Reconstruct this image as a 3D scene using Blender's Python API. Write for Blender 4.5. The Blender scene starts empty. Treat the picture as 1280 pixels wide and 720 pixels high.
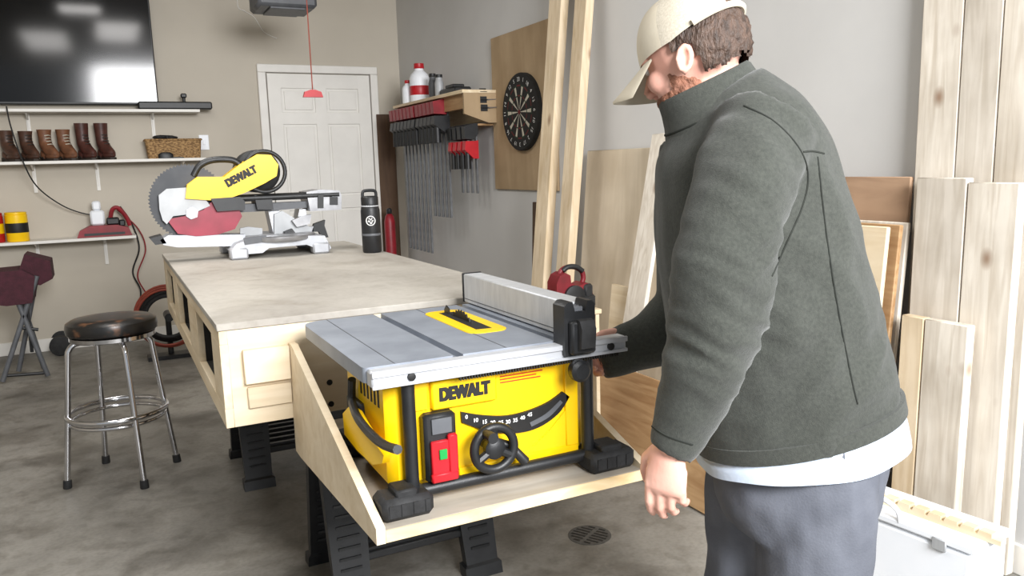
import bpy, bmesh, math, random
from mathutils import Vector, Matrix
from mathutils.bvhtree import BVHTree
from mathutils import noise as mnoise
random.seed(7)
V=Vector
scene=bpy.context.scene
COL=scene.collection
try: scene.view_settings.view_transform='Standard'
except Exception: pass
sin,cos,pi,rad=math.sin,math.cos,math.pi,math.radians
# ------------------------------------------------------------------ camera
H=1.33; FPX=1000.0; YAW=rad(26.6); PIT=rad(8.8); ROL=.03
CAM=V((0,0,H))
F=V((sin(YAW)*cos(PIT),cos(YAW)*cos(PIT),-sin(PIT)))
R0=V((cos(YAW),-sin(YAW),0)); U0=R0.cross(F)
R=R0*cos(ROL)-U0*sin(ROL); U=U0*cos(ROL)+R0*sin(ROL)
Fh=V((sin(YAW),cos(YAW),0))
cd=bpy.data.cameras.new('camera'); cd.sensor_width=36; cd.sensor_fit='HORIZONTAL'; cd.lens=36*FPX/1280; cd.clip_start=.02
co=bpy.data.objects.new('camera',cd); COL.objects.link(co)
M=Matrix.Identity(4)
for i in range(3): M[i][0]=R[i]; M[i][1]=U[i]; M[i][2]=-F[i]; M[i][3]=CAM[i]
co.matrix_world=M
scene.camera=co
def ray(px,py): return F+R*((px-640)/FPX)-U*((py-360)/FPX)
def hx(px,py,x): d=ray(px,py); return CAM+d*(x/d.x)
def hy(px,py,y): d=ray(px,py); return CAM+d*(y/d.y)
def hz(px,py,z): d=ray(px,py); return CAM+d*((z-H)/d.z)
# ------------------------------------------------------------------ materials
def L(c):
    r=[]
    for x in c[:3]:
        x/=255.; r.append(x/12.92 if x<=.04045 else ((x+.055)/1.055)**2.4)
    return (*r,1)
def nmat(name,c1,c2=None,scale=12,rough=.5,metal=0,bump=0,bscale=None,stretch=None,coat=0,sheen=0,spec=.5,dist=0,lo=.35,hi=.65):
    m=bpy.data.materials.new(name); m.use_nodes=True; nt=m.node_tree; b=nt.nodes['Principled BSDF']
    if c2 is None: c2=tuple(min(255,x*.93+1) for x in c1)
    tc=nt.nodes.new('ShaderNodeTexCoord'); mp=nt.nodes.new('ShaderNodeMapping')
    nt.links.new(tc.outputs['Object'],mp.inputs[0])
    if stretch: mp.inputs['Scale'].default_value=stretch
    n=nt.nodes.new('ShaderNodeTexNoise'); n.inputs['Scale'].default_value=scale; n.inputs['Detail'].default_value=5; n.inputs['Distortion'].default_value=dist
    nt.links.new(mp.outputs[0],n.inputs['Vector'])
    r=nt.nodes.new('ShaderNodeValToRGB'); e=r.color_ramp.elements
    e[0].position=lo; e[1].position=hi; e[0].color=L(c1); e[1].color=L(c2)
    nt.links.new(n.outputs[0],r.inputs[0]); nt.links.new(r.outputs[0],b.inputs['Base Color'])
    b.inputs['Roughness'].default_value=rough; b.inputs['Metallic'].default_value=metal
    b.inputs['Coat Weight'].default_value=coat; b.inputs['Sheen Weight'].default_value=sheen
    b.inputs['Specular IOR Level'].default_value=spec
    if bump:
        n2=nt.nodes.new('ShaderNodeTexNoise'); n2.inputs['Scale'].default_value=bscale or scale*4; n2.inputs['Detail'].default_value=4
        nt.links.new(mp.outputs[0],n2.inputs['Vector'])
        bp=nt.nodes.new('ShaderNodeBump'); bp.inputs['Strength'].default_value=bump; bp.inputs['Distance'].default_value=.01
        nt.links.new(n2.outputs[0],bp.inputs['Height']); nt.links.new(bp.outputs[0],b.inputs['Normal'])
    return m
def mixnode(nt,mode,fac,a,b):
    x=nt.nodes.new('ShaderNodeMix'); x.data_type='RGBA'; x.blend_type=mode
    if isinstance(fac,float): x.inputs[0].default_value=fac
    else: nt.links.new(fac,x.inputs[0])
    for k,s in((6,a),(7,b)):
        if isinstance(s,tuple): x.inputs[k].default_value=s
        else: nt.links.new(s,x.inputs[k])
    return x.outputs[2]
def wood(name,c1,c2,axis=2,scale=2.2,knots=0,rough=.6,st=12,dirt=.78):
    m=bpy.data.materials.new(name); m.use_nodes=True; nt=m.node_tree; b=nt.nodes['Principled BSDF']
    tc=nt.nodes.new('ShaderNodeTexCoord'); mp=nt.nodes.new('ShaderNodeMapping')
    oi=nt.nodes.new('ShaderNodeObjectInfo'); va=nt.nodes.new('ShaderNodeVectorMath'); va.operation='SCALE'; va.inputs[0].default_value=(13,7,9)
    nt.links.new(oi.outputs['Random'],va.inputs[3]); ad=nt.nodes.new('ShaderNodeVectorMath'); nt.links.new(tc.outputs['Object'],ad.inputs[0]); nt.links.new(va.outputs[0],ad.inputs[1])
    nt.links.new(ad.outputs[0],mp.inputs[0])
    s=[st,st,st]; s[axis]=1; mp.inputs['Scale'].default_value=s
    n=nt.nodes.new('ShaderNodeTexNoise'); n.inputs['Scale'].default_value=scale; n.inputs['Detail'].default_value=6; n.inputs['Distortion'].default_value=1.2
    nt.links.new(mp.outputs[0],n.inputs['Vector'])
    r=nt.nodes.new('ShaderNodeValToRGB'); e=r.color_ramp.elements; e[0].position=.3;e[1].position=.62; e[0].color=L(c2); e[1].color=L(c1)
    nt.links.new(n.outputs[0],r.inputs[0]); out=r.outputs[0]
    n3=nt.nodes.new('ShaderNodeTexNoise'); n3.inputs['Scale'].default_value=2.5; n3.inputs['Detail'].default_value=5; nt.links.new(ad.outputs[0],n3.inputs['Vector'])
    r3=nt.nodes.new('ShaderNodeValToRGB'); r3.color_ramp.elements[0].color=(dirt,dirt*.97,dirt*.93,1); r3.color_ramp.elements[1].color=(1,1,1,1); r3.color_ramp.elements[0].position=.3; r3.color_ramp.elements[1].position=.6
    nt.links.new(n3.outputs[0],r3.inputs[0]); out=mixnode(nt,'MULTIPLY',1.0,out,r3.outputs[0])
    if knots:
        mp2=nt.nodes.new('ShaderNodeMapping'); nt.links.new(ad.outputs[0],mp2.inputs[0]); s=[1,1,1]; s[axis]=.6; mp2.inputs['Scale'].default_value=s
        vo=nt.nodes.new('ShaderNodeTexVoronoi'); vo.inputs['Scale'].default_value=knots; nt.links.new(mp2.outputs[0],vo.inputs['Vector'])
        r2=nt.nodes.new('ShaderNodeValToRGB'); e=r2.color_ramp.elements; e[0].position=.04; e[1].position=.15; e[0].color=(.85,.85,.85,1); e[1].color=(0,0,0,1)
        nt.links.new(vo.outputs['Distance'],r2.inputs[0]); out=mixnode(nt,'MIX',r2.outputs[0],out,L((136,104,78)))
    nt.links.new(out,b.inputs['Base Color']); b.inputs['Roughness'].default_value=rough; b.inputs['Specular IOR Level'].default_value=.3
    bp=nt.nodes.new('ShaderNodeBump'); bp.inputs['Strength'].default_value=.12; bp.inputs['Distance'].default_value=.005
    nt.links.new(n.outputs[0],bp.inputs['Height']); nt.links.new(bp.outputs[0],b.inputs['Normal'])
    return m
def layered(name,layers,rough=.5,bump=.15):
    """layers of (scale, lo, hi, colour a, colour b, detail, distortion, mix); the first is the base, the rest multiply it"""
    m=bpy.data.materials.new(name); m.use_nodes=True; nt=m.node_tree; b=nt.nodes['Principled BSDF']
    tc=nt.nodes.new('ShaderNodeTexCoord'); o=None; n=None
    for sc,lo,hi,c1,c2,det,dis,fac in layers:
        n=nt.nodes.new('ShaderNodeTexNoise'); n.inputs['Scale'].default_value=sc; n.inputs['Detail'].default_value=det; n.inputs['Distortion'].default_value=dis
        nt.links.new(tc.outputs['Object'],n.inputs['Vector'])
        r=nt.nodes.new('ShaderNodeValToRGB'); e=r.color_ramp.elements; e[0].position=lo;e[1].position=hi;e[0].color=c1;e[1].color=c2
        nt.links.new(n.outputs[0],r.inputs[0])
        o=r.outputs[0] if o is None else mixnode(nt,'MULTIPLY',fac,o,r.outputs[0])
    nt.links.new(o,b.inputs['Base Color']); b.inputs['Roughness'].default_value=rough
    bp=nt.nodes.new('ShaderNodeBump'); bp.inputs['Strength'].default_value=bump; bp.inputs['Distance'].default_value=.004
    nt.links.new(n.outputs[0],bp.inputs['Height']); nt.links.new(bp.outputs[0],b.inputs['Normal'])
    return m
W1=(1,1,1,1)
K={}
K['wall']=nmat('beige_wall_paint',(196,188,174),(190,182,168),2,.75,bump=.05,bscale=150)
K['wallr']=nmat('greige_wall_paint',(205,204,202),(199,198,196),2,.75,bump=.05,bscale=150)
K['ceil']=nmat('white_ceiling_paint',(215,211,203),None,3,.8)
K['floor']=layered('concrete_floor',[(1.1,.32,.66,L((100,97,91)),L((158,154,146)),8,.9,1.),(3.4,.33,.5,(.55,.53,.5,1),W1,8,.8,.8),(13,.36,.5,(.74,.73,.71,1),W1,6,.3,.75),(70,.3,.6,(.82,.82,.82,1),W1,3,0,.85)])
K['top']=layered('scuffed_worktop',[(1.4,.34,.66,L((158,152,144)),L((188,183,174)),8,.5,1.),(4,.32,.48,(.78,.76,.73,1),W1,8,1.,.75),(16,.34,.48,(.86,.85,.83,1),W1,6,.6,.6),(60,.3,.55,(.9,.9,.89,1),W1,4,0,.8)],.65,.06)
K['white']=nmat('white_paint',(232,229,223),(226,223,217),6,.45)
K['whitep']=nmat('white_plastic',(238,241,246),(232,236,242),6,.4)
K['black']=nmat('black_plastic',(22,23,25),(30,31,33),30,.45,bump=.06,bscale=300)
K['rubber']=nmat('black_rubber',(20,20,21),(33,33,34),40,.7,bump=.1)
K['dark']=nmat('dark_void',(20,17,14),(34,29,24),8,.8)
K['tv']=nmat('tv_glass',(3,3,5),(4,5,7),3,.10,spec=.45)
K['yellow']=nmat('yellow_enamel',(254,208,8),(250,200,6),9,.38)
K['alu']=nmat('matte_aluminium',(176,178,180),(162,164,166),14,.55,.2,stretch=(1,6,1))
K['aluf']=nmat('pale_fence_aluminium',(200,202,204),(188,190,193),14,.5,.15,stretch=(1,6,1))
K['aluw']=nmat('cast_aluminium',(152,158,168),(136,142,152),10,.5,.4)
K['alul']=nmat('light_aluminium',(206,208,212),(192,194,199),10,.42,.4)
K['alub']=nmat('cast_base_metal',(188,190,194),(168,170,175),14,.5,.4)
K['chrome']=nmat('chrome',(215,215,218),(205,205,208),5,.12,1)
K['steel']=nmat('steel',(168,168,170),(140,140,143),20,.35,.7)
K['dsteel']=nmat('dull_steel_bar',(118,120,123),(98,100,104),20,.45,.4)
K['grey']=nmat('grey_plastic',(92,94,98),(80,82,86),15,.5)
K['bladeg']=nmat('dark_blade_steel',(58,59,62),(44,46,50),15,.5,.2)
K['red']=nmat('red_plastic',(186,22,34),(170,16,28),15,.4)
K['dkred']=nmat('dark_red_plastic',(144,22,36),(122,16,28),15,.45)
K['vred']=nmat('deep_red_plastic',(122,18,30),(100,13,23),15,.5)
K['redg']=nmat('maroon_guard',(150,36,58),(128,26,46),12,.35)
K['green']=nmat('green_button',(26,150,70),(20,138,62),15,.4)
K['orange']=nmat('orange_cord',(150,64,44),(128,50,36),15,.5)
K['maroon']=nmat('maroon_fabric',(70,28,40),(58,22,32),30,.85,bump=.2)
K['ply']=wood('plywood_light',(234,217,188),(219,198,163),1,2.0,0,.6,9)
K['plyx']=wood('plywood_front',(237,221,194),(223,204,172),0,2.0,0,.6,9)
K['edge']=wood('plywood_edge',(236,216,178),(206,176,128),0,6,0,.6,3)
K['tray']=wood('worn_shelf',(198,190,177),(168,158,143),0,1.6,0,.6,7,.6)
K['pine']=wood('pine_stud',(226,208,180),(206,184,150),2,2.4,5.5,.6,10)
K['pale']=wood('pale_pine_board',(229,221,208),(204,193,177),2,2.4,6.2,.7,14,.68)
K['pale2']=wood('whitewashed_pine',(222,214,202),(196,186,171),2,2.3,6,.7,13,.66)
K['tanp']=wood('pale_panel_plywood',(222,209,188),(206,192,169),2,1.3,0,.65,7,.8)
K['oran']=wood('orange_plywood',(186,152,112),(158,121,83),1,2.6,0,.6,9)
K['brown']=wood('brown_plywood',(172,142,116),(150,121,98),1,1.6,0,.6,7)
K['darkw']=wood('dark_brown_board',(92,70,52),(74,54,40),2,2,0,.6,9)
K['tan']=wood('tan_backer_plywood',(186,162,130),(170,146,114),2,1.2,0,.65,5)
K['skin']=nmat('skin',(234,184,166),(222,166,148),18,.5,bump=.05,bscale=200)
K['hair']=nmat('brown_hair',(84,64,52),(52,39,31),90,.6,bump=.6,bscale=220,stretch=(1,1,.35))
K['beard']=nmat('reddish_beard',(146,98,76),(114,74,56),70,.7,bump=.5,bscale=200)
K['jacket']=nmat('olive_grey_fleece',(70,72,67),(59,61,57),150,.95,bump=.22,bscale=420,sheen=.2,spec=.1,lo=.3,hi=.7)
K['jackd']=nmat('fleece_seam',(52,54,50),(46,48,45),26,.95,spec=.1)
K['shirt']=nmat('pale_blue_shirt',(196,208,224),(186,198,215),14,.85,bump=.1)
K['pants']=nmat('grey_trousers',(98,101,110),(87,90,99),16,.8,bump=.12,bscale=220)
K['cap']=nmat('beige_cap_cloth',(208,199,180),(202,192,172),20,.85,bump=.05,bscale=260)
K['mesh']=nmat('cap_mesh',(196,188,172),(178,169,152),300,.9)
K['leather1']=nmat('dark_brown_leather',(86,56,42),(60,40,30),20,.5)
K['leather2']=nmat('tan_brown_leather',(128,84,58),(98,64,44),20,.5)
K['leather3']=nmat('oxblood_leather',(86,48,40),(62,34,28),20,.45)
K['sole']=nmat('boot_sole',(40,32,27),(52,42,35),20,.7)
K['wicker']=nmat('wicker',(176,140,92),(112,82,48),55,.7,bump=.6,bscale=60,stretch=(1,1,2.4),lo=.42,hi=.58)
K['cream']=nmat('cream_sisal',(196,190,174),(180,174,158),60,.8)
K['blackf']=nmat('black_sisal',(18,18,18),(28,28,27),60,.8)
K['dred']=nmat('dart_red',(96,28,28),None,40,.8)
K['dgrn']=nmat('dart_green',(24,54,38),None,40,.8)
K['ink']=nmat('black_ink',(14,13,12),(20,18,17),30,.6)
K['inkb']=nmat('faded_ink',(92,80,70),(78,68,60),30,.7)
K['wprint']=nmat('white_print',(232,232,230),(224,224,222),30,.5)
K['rprint']=nmat('red_print',(206,52,24),(196,44,20),30,.5)
K['seat']=nmat('worn_black_vinyl',(22,20,19),(120,80,52),14,.3,lo=.55,hi=.75)
K['eye']=nmat('eye',(230,228,224),(60,44,36),9,.2)
K['grate']=nmat('dusty_iron',(84,81,76),(68,66,62),50,.8)
# ------------------------------------------------------------------ mesh builder
def frame(o,z,x=None):
    z=V(z).normalized()
    if x is None: x=V((1,0,0)) if abs(z.x)<.9 else V((0,1,0))
    x=V(x); x=(x-z*x.dot(z)).normalized(); y=z.cross(x)
    m=Matrix.Identity(4)
    for i in range(3): m[i][0]=x[i];m[i][1]=y[i];m[i][2]=z[i];m[i][3]=o[i]
    return m
def cr(P,k=6):
    out=[]; n=len(P)
    for i in range(n-1):
        a=P[max(i-1,0)];b=P[i];c=P[i+1];d=P[min(i+2,n-1)]
        for j in range(k):
            t=j/k
            out.append(tuple(.5*((2*b[q])+(-a[q]+c[q])*t+(2*a[q]-5*b[q]+4*c[q]-d[q])*t*t+(-a[q]+3*b[q]-3*c[q]+d[q])*t**3) for q in range(len(b))))
    out.append(tuple(P[-1])); return out
class B:
    def __init__(s,M=None): s.v=[];s.f=[];s.m=[];s.cur=0;s.M=M
    def add(s,vs,fs,M=None):
        k=len(s.v)
        for p in vs:
            p=V(p)
            if M is not None:p=M@p
            if s.M is not None:p=s.M@p
            s.v.append(p)
        for f in fs: s.f.append(tuple(i+k for i in f)); s.m.append(s.cur)
        return s
    def box(s,lo,hi,b=0,M=None):
        c=[(lo[i]+hi[i])/2 for i in range(3)]; h=[abs(hi[i]-lo[i])/2 for i in range(3)]
        b=min(b,.45*min(h)*2*.5)
        vs=[];fs=[]
        if b<=0:
            for sx in(-1,1):
                for sy in(-1,1):
                    for sz in(-1,1): vs.append((c[0]+sx*h[0],c[1]+sy*h[1],c[2]+sz*h[2]))
            fs=[(0,1,3,2),(4,6,7,5),(0,4,5,1),(2,3,7,6),(0,2,6,4),(1,5,7,3)]
            return s.add(vs,fs,M)
        ix={}
        for sx in(-1,1):
            for sy in(-1,1):
                for sz in(-1,1):
                    g=(sx,sy,sz)
                    for a in range(3):
                        ix[g,a]=len(vs); vs.append([c[i]+g[i]*(h[i] if i==a else h[i]-b) for i in range(3)])
                    fs.append([ix[g,0],ix[g,1],ix[g,2]])
        for a in range(3):
            u,w=(a+1)%3,(a+2)%3
            for sa in(-1,1):
                q=[]
                for su,sw in((-1,-1),(1,-1),(1,1),(-1,1)):
                    g=[0]*3;g[a]=sa;g[u]=su;g[w]=sw;q.append(ix[tuple(g),a])
                fs.append(q)
            for su in(-1,1):
                for sw in(-1,1):
                    g=[0]*3;g[u]=su;g[w]=sw
                    g0=list(g);g0[a]=-1;g1=list(g);g1[a]=1;g0=tuple(g0);g1=tuple(g1)
                    fs.append([ix[g0,u],ix[g1,u],ix[g1,w],ix[g0,w]])
        return s.add(vs,fs,M)
    def beam(s,p0,p1,w,d,x=None,b=.002,w1=None):
        p0=V(p0);p1=V(p1); l=(p1-p0).length
        return s.box((-w/2,-d/2,0),(w/2,d/2,l),b,frame(p0,p1-p0,x))
    def loft(s,rings,cap=True,closed=False,M=None):
        n=len(rings[0]); vs=[p for r in rings for p in r]; fs=[]
        m=len(rings)
        for i in range(m if closed else m-1):
            a=i*n; b=((i+1)%m)*n
            for j in range(n): fs.append((a+j,a+(j+1)%n,b+(j+1)%n,b+j))
        if cap and not closed: fs.append(tuple(range(n))[::-1]); fs.append(tuple((m-1)*n+j for j in range(n)))
        return s.add(vs,fs,M)
    def tube(s,path,r,n=10,closed=False,M=None,flat=1.0):
        P=[V(p) for p in path]; m=len(P)
        if not hasattr(r,'__len__'): r=[r]*m
        T=[]
        for i in range(m):
            if closed: t=P[(i+1)%m]-P[i-1]
            else: t=P[min(i+1,m-1)]-P[max(i-1,0)]
            T.append(t.normalized())
        x=V((0,0,1)) if abs(T[0].z)<.9 else V((1,0,0))
        rings=[]
        for i in range(m):
            x=(x-T[i]*x.dot(T[i])).normalized(); y=T[i].cross(x)
            rings.append([P[i]+(x*cos(2*pi*j/n)*flat+y*sin(2*pi*j/n))*r[i] for j in range(n)])
        return s.loft(rings,True,closed,M)
    def cyl(s,p0,p1,r0,r1=None,n=20): return s.tube([p0,p1],[r0,r0 if r1 is None else r1],n)
    def lathe(s,prof,M=None,n=28):
        return s.loft([[(max(r,1e-4)*cos(2*pi*j/n),max(r,1e-4)*sin(2*pi*j/n),z) for j in range(n)] for r,z in prof],True,False,M)
    def ell(s,c,r,M=None,nu=20,nv=12):
        rings=[]
        for i in range(nv+1):
            a=-pi/2+pi*i/nv; a=max(min(a,pi/2-.02),-pi/2+.02)
            rings.append([(c[0]+r[0]*cos(a)*cos(2*pi*j/nu),c[1]+r[1]*cos(a)*sin(2*pi*j/nu),c[2]+r[2]*sin(a)) for j in range(nu)])
        return s.loft(rings,True,False,M)
    def prism(s,poly,a0,a1,ax,M=None):
        f={'x':lambda p,a:(a,p[0],p[1]),'y':lambda p,a:(p[0],a,p[1]),'z':lambda p,a:(p[0],p[1],a)}[ax]
        return s.loft([[f(p,a0) for p in poly],[f(p,a1) for p in poly]],True,False,M)
    def torus(s,c,R_,r,ax,n=36,k=10):
        m=frame(c,ax); return s.tube([m@V((R_*cos(2*pi*i/n),R_*sin(2*pi*i/n),0)) for i in range(n)],r,k,True)
    def text(s,t,M,w=None,h=None,size=.05,bold=0,ext=.0006):
        cu=bpy.data.curves.new('lettering_tmp','FONT'); cu.body=t; cu.size=1; cu.extrude=0; cu.offset=bold
        ob=bpy.data.objects.new('lettering_tmp',cu); COL.objects.link(ob); bpy.context.view_layer.update()
        me=bpy.data.meshes.new_from_object(ob.evaluated_get(bpy.context.evaluated_depsgraph_get()))
        vs=[v.co.copy() for v in me.vertices]; fs=[tuple(p.vertices) for p in me.polygons]
        bpy.data.objects.remove(ob); bpy.data.meshes.remove(me); bpy.data.curves.remove(cu)
        if not vs: return s
        x0=min(v.x for v in vs);x1=max(v.x for v in vs);y0=min(v.y for v in vs);y1=max(v.y for v in vs)
        sx=w/(x1-x0) if w else None; sy=h/(y1-y0) if h else None
        if sx is None and sy is None: sx=sy=size
        sx=sx or sy; sy=sy or sx
        return s.add([((v.x-(x0+x1)/2)*sx,(v.y-(y0+y1)/2)*sy,ext) for v in vs],fs,M)
    def logo(s,M,w,h):
        """heavy black capitals: the strokes are thickened by stacking shifted copies"""
        k=0
        for dx in(-.02,-.01,0,.01,.02):
            for dy in(-.05,0,.05):
                s.text('DEWALT',M@Matrix.Translation((dx*w,dy*h,k*.00002)),w=w*.96,h=h*.9,bold=.02); k+=1
        return s
    def mesh(s,name):
        me=bpy.data.meshes.new(name); me.from_pydata([tuple(p) for p in s.v],[],s.f); return me
    def build(s,name,mat,parent=None,ang=40,label=None,flatn=False):
        me=s.mesh(name)
        mats=mat if isinstance(mat,(list,tuple)) else [mat]
        for x in mats: me.materials.append(x)
        for p,i in zip(me.polygons,s.m): p.material_index=i
        return link(name,me,parent,ang,label,flatn)
MW={}
def link(name,me,parent=None,ang=40,label=None,flatn=False):
    bm=bmesh.new(); bm.from_mesh(me)
    if not flatn: bmesh.ops.recalc_face_normals(bm,faces=bm.faces)
    for f in bm.faces: f.smooth=True
    for e in bm.edges:
        if len(e.link_faces)==2 and e.calc_face_angle(0)>rad(ang): e.smooth=False
    if parent is not None: org=MW[parent]
    else:
        xs=[v.co for v in bm.verts]
        org=V(((min(p.x for p in xs)+max(p.x for p in xs))/2,(min(p.y for p in xs)+max(p.y for p in xs))/2,min(p.z for p in xs)))
    bmesh.ops.translate(bm,verts=bm.verts,vec=-org)
    bm.to_mesh(me); bm.free()
    o=bpy.data.objects.new(name,me); COL.objects.link(o); MW[o]=org
    if parent is not None: o.parent=parent
    else: o.location=org
    if label: o['label']=label
    return o
def tag(o,label=None,cat=None,group=None,kind=None):
    if label:o['label']=label
    if cat:o['category']=cat
    if group:o['group']=group
    if kind:o['kind']=kind
    return o
def thing(name,label,cat,loc,group=None):
    o=bpy.data.objects.new(name,None); o.empty_display_size=.05; COL.objects.link(o); o.location=loc; MW[o]=V(loc)
    return tag(o,label,cat,group)
def copy_tree(o,loc=None,label=None,parent=None,rz=None):
    c=o.copy(); COL.objects.link(c)
    if parent is not None: c.parent=parent
    if loc is not None: c.location=loc
    if rz is not None: c.rotation_euler=(0,0,rz)
    if label: c['label']=label
    for ch in list(o.children): copy_tree(ch,None,None,c)
    return c
def struct(o): o['kind']='structure'; return o
def fuse(Bo,voxel,it,name,mat,parent,disp=None,ang=80):
    me=Bo.mesh('fuse_tmp'); bm=bmesh.new(); bm.from_mesh(me); bmesh.ops.recalc_face_normals(bm,faces=bm.faces); bm.to_mesh(me); bm.free()
    ob=bpy.data.objects.new('fuse_tmp',me); COL.objects.link(ob)
    r=ob.modifiers.new('r','REMESH'); r.mode='VOXEL'; r.voxel_size=voxel
    if it: q=ob.modifiers.new('s','SMOOTH'); q.factor=.5; q.iterations=it
    bpy.context.view_layer.update()
    m2=bpy.data.meshes.new_from_object(ob.evaluated_get(bpy.context.evaluated_depsgraph_get()))
    bpy.data.objects.remove(ob); bpy.data.meshes.remove(me)
    m2.name=name
    if disp:
        ns=[v.normal.copy() for v in m2.vertices]
        for v,n in zip(m2.vertices,ns): v.co=v.co+n*disp(v.co)
    m2.materials.clear(); m2.materials.append(mat)
    return link(name,m2,parent,ang)
FRONT=lambda o:frame(o,(0,-1,0),(1,0,0))
# ------------------------------------------------------------------ room
D=7.07; WX=2.47; CZ=2.95
struct(B().box((-4.1,-3,-.06),(WX+.1,D+.1,0)).build('floor',K['floor']))
struct(B().box((-4.1,D,0),(WX+.1,D+.1,CZ)).build('wall_back',K['wall']))
struct(B().box((WX,.2,0),(WX+.1,D,CZ)).build('wall_right',K['wallr']))
struct(B().box((-4.1,.2,0),(-4,D,CZ)).build('wall_left',K['wall']))
struct(B().box((-4.1,.2,CZ),(WX+.1,D+.1,CZ+.1)).build('ceiling',K['ceil']))
struct(B().box((-4,D-.014,0),(1.25,D,.1),.004).build('baseboard_back',K['white']))
struct(B().box((WX-.014,.3,0),(WX,D-.02,.1),.004).build('baseboard_right',K['white']))
dx0=hy(333,92,D-.03).x; dx1=hy(461,92,D-.03).x; dz1=hy(400,93,D-.03).z
door=struct(thing('door_1','white six panel interior door in the far wall','door',((dx0+dx1)/2,D-.02,.08)))
del door['category']
b=B(); b.box((dx0,D-.022,.08),(dx1,D-.004,dz1))
st=.11; mid=(dx0+dx1)/2
rows=[(dz1-.12-.2,dz1-.12),(dz1-.42-.62,dz1-.42),(.3,dz1-1.15)]
for xa,xb in((dx0,dx0+st),(mid-.05,mid+.05),(dx1-st,dx1)): b.box((xa,D-.034,.08),(xb,D-.022,dz1),.004)
zz=[.08]+[q for r in sorted(rows) for q in r]+[dz1]
for i in range(0,len(zz),2): b.box((dx0,D-.0335,zz[i]),(dx1,D-.022,zz[i+1]),.004)
b.build('door_slab',K['white'],door)
for z0,z1 in rows:
    for xa,xb in((dx0+st,mid-.05),(mid+.05,dx1-st)):
        B().box((xa+.022,D-.032,z0+.022),(xb-.022,D-.022,z1-.022),.009).build('door_panel',K['white'],door)
b=B()
for xa,xb in((dx0-.075,dx0-.008),(dx1+.008,dx1+.075)): b.box((xa,D-.04,0),(xb,D,dz1+.008),.005)
b.box((dx0-.075,D-.04,dz1+.008),(dx1+.075,D,dz1+.075),.005)
struct(b.build('trim_1',K['white']))
# ------------------------------------------------------------------ television wall
tx1=hy(198,127,D-.07).x; tz0=hy(100,131,D-.07).z
tv=thing('television','large black flat television mounted above the wall shelves','television',(tx1-.75,D-.05,tz0))
B().box((tx1-1.5,D-.09,tz0),(tx1,D-.03,tz0+.86),.006).build('bezel',K['black'],tv)
B().box((tx1-1.49,D-.0925,tz0+.018),(tx1-.01,D-.0885,tz0+.85)).build('screen',K['tv'],tv)
B().box((tx1-1.0,D-.031,tz0+.25),(tx1-.5,D-.0005,tz0+.6)).build('wall_mount',K['black'],tv)
def wall_shelf(label,py,pxm,pxr,depth,brs,x0=-1.3):
    z=hy(pxm,py,D-depth).z; x1=hy(pxr,py,D-depth).x
    t=thing('wall_shelf',label,'shelf',((x0+x1)/2,D-depth/2,z-.011),'white shelves on the far wall')
    B().box((x0,D-depth,z-.011),(x1,D-.001,z+.011),.002).build('board',K['white'],t)
    for bx in brs:
        X=hy(bx,py,D-.05).x
        B().box((X-.012,D-.012,z-.22),(X+.012,D-.001,z-.0115)).prism([(D-.012,z-.0115),(D-.012,z-.19),(D-.03,z-.06),(D-depth+.03,z-.0115)],X-.005,X+.005,'x').build('bracket',K['white'],t)
    return z+.011
s1=wall_shelf('white wall shelf right under the television',138,150,250,.2,[33,190])
s2=wall_shelf('white wall shelf carrying boots and a wicker basket',201,150,258,.24,[40,120,228])
s3=wall_shelf('short lowest white wall shelf with the red charger',301,85,171,.26,[45,131])
tag(B().box((hy(172,128,D-.14).x,D-.18,s1+.001),(hy(261,128,D-.14).x+.02,D-.1,s1+.06),.01).build('soundbar',K['black']),'black soundbar lying on the shelf below the television','soundbar')
X=hy(229,115,D-.14).x
w=thing('webcam','small black camera gadget perched on the soundbar','camera',(X,D-.14,s1+.0605))
B().cyl((X,D-.14,s1+.0605),(X,D-.14,s1+.09),.012).build('stand',K['black'],w)
B().box((X-.022,D-.16,s1+.09),(X+.022,D-.12,s1+.125),.008).build('camera_head',K['black'],w)
# boots
def boot(name,label,px,mat,hh,s,rz):
    X=hy(px,195,D-.13).x; o=V((X,D-.13,s2+.0015))
    t=thing(name,label,'boot',o,'leather boots on the wall shelf')
    Mx=Matrix.Translation(o)@Matrix.Rotation(rz,4,'Z')@Matrix.Diagonal((s,s,1,1))
    pts=[(-.045,-.02),(-.043,-.07),(-.03,-.115),(0,-.132),(.03,-.115),(.045,-.07),(.04,-.02),(.034,.03),(.034,.075),(.018,.098),(-.018,.098),(-.034,.075),(-.034,.03)]
    B(Mx).prism(pts,0,.016,'z').prism([(-.034,.03),(.034,.03),(.034,.075),(.018,.098),(-.018,.098),(-.034,.075)],.0005,.03,'z').build('sole',K['sole'],t)
    b=B(Mx); P=cr([(0,-.128,.04,.016),(0,-.105,.045,.031),(0,-.06,.06,.042),(0,-.01,.085,.05),(0,.025,.125,.05),(0,.03,.18,.05),(0,.03,hh,.058)],5)
    b.tube([p[:3] for p in P],[p[3] for p in P],14); b.ell((0,.045,.05),(.037,.05,.045)); b.ell((0,-.05,.032),(.044,.08,.026))
    b.build('upper',mat,t)
    b=B(Mx)
    for i in range(5):
        z=.1+i*.022
        yy=-.060+.009*i
        b.tube([(-.026,yy+.012,z-.003),(0,yy-.006,z),(.026,yy+.012,z-.003)],.0035,6)
    b.build('laces',K['cream'] if mat is K['leather2'] else K['sole'],t)
    return t
boot('boot','dark brown leather boot nearest the frame edge on the shelf',13,K['leather1'],.225,.86,.6)
boot('boot','dark brown leather boot second in the row, beside tan pair',37,K['leather1'],.22,.86,.55)
boot('boot','tan brown laced boot beside the dark brown pair',61,K['leather2'],.23,.86,.6)
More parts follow.
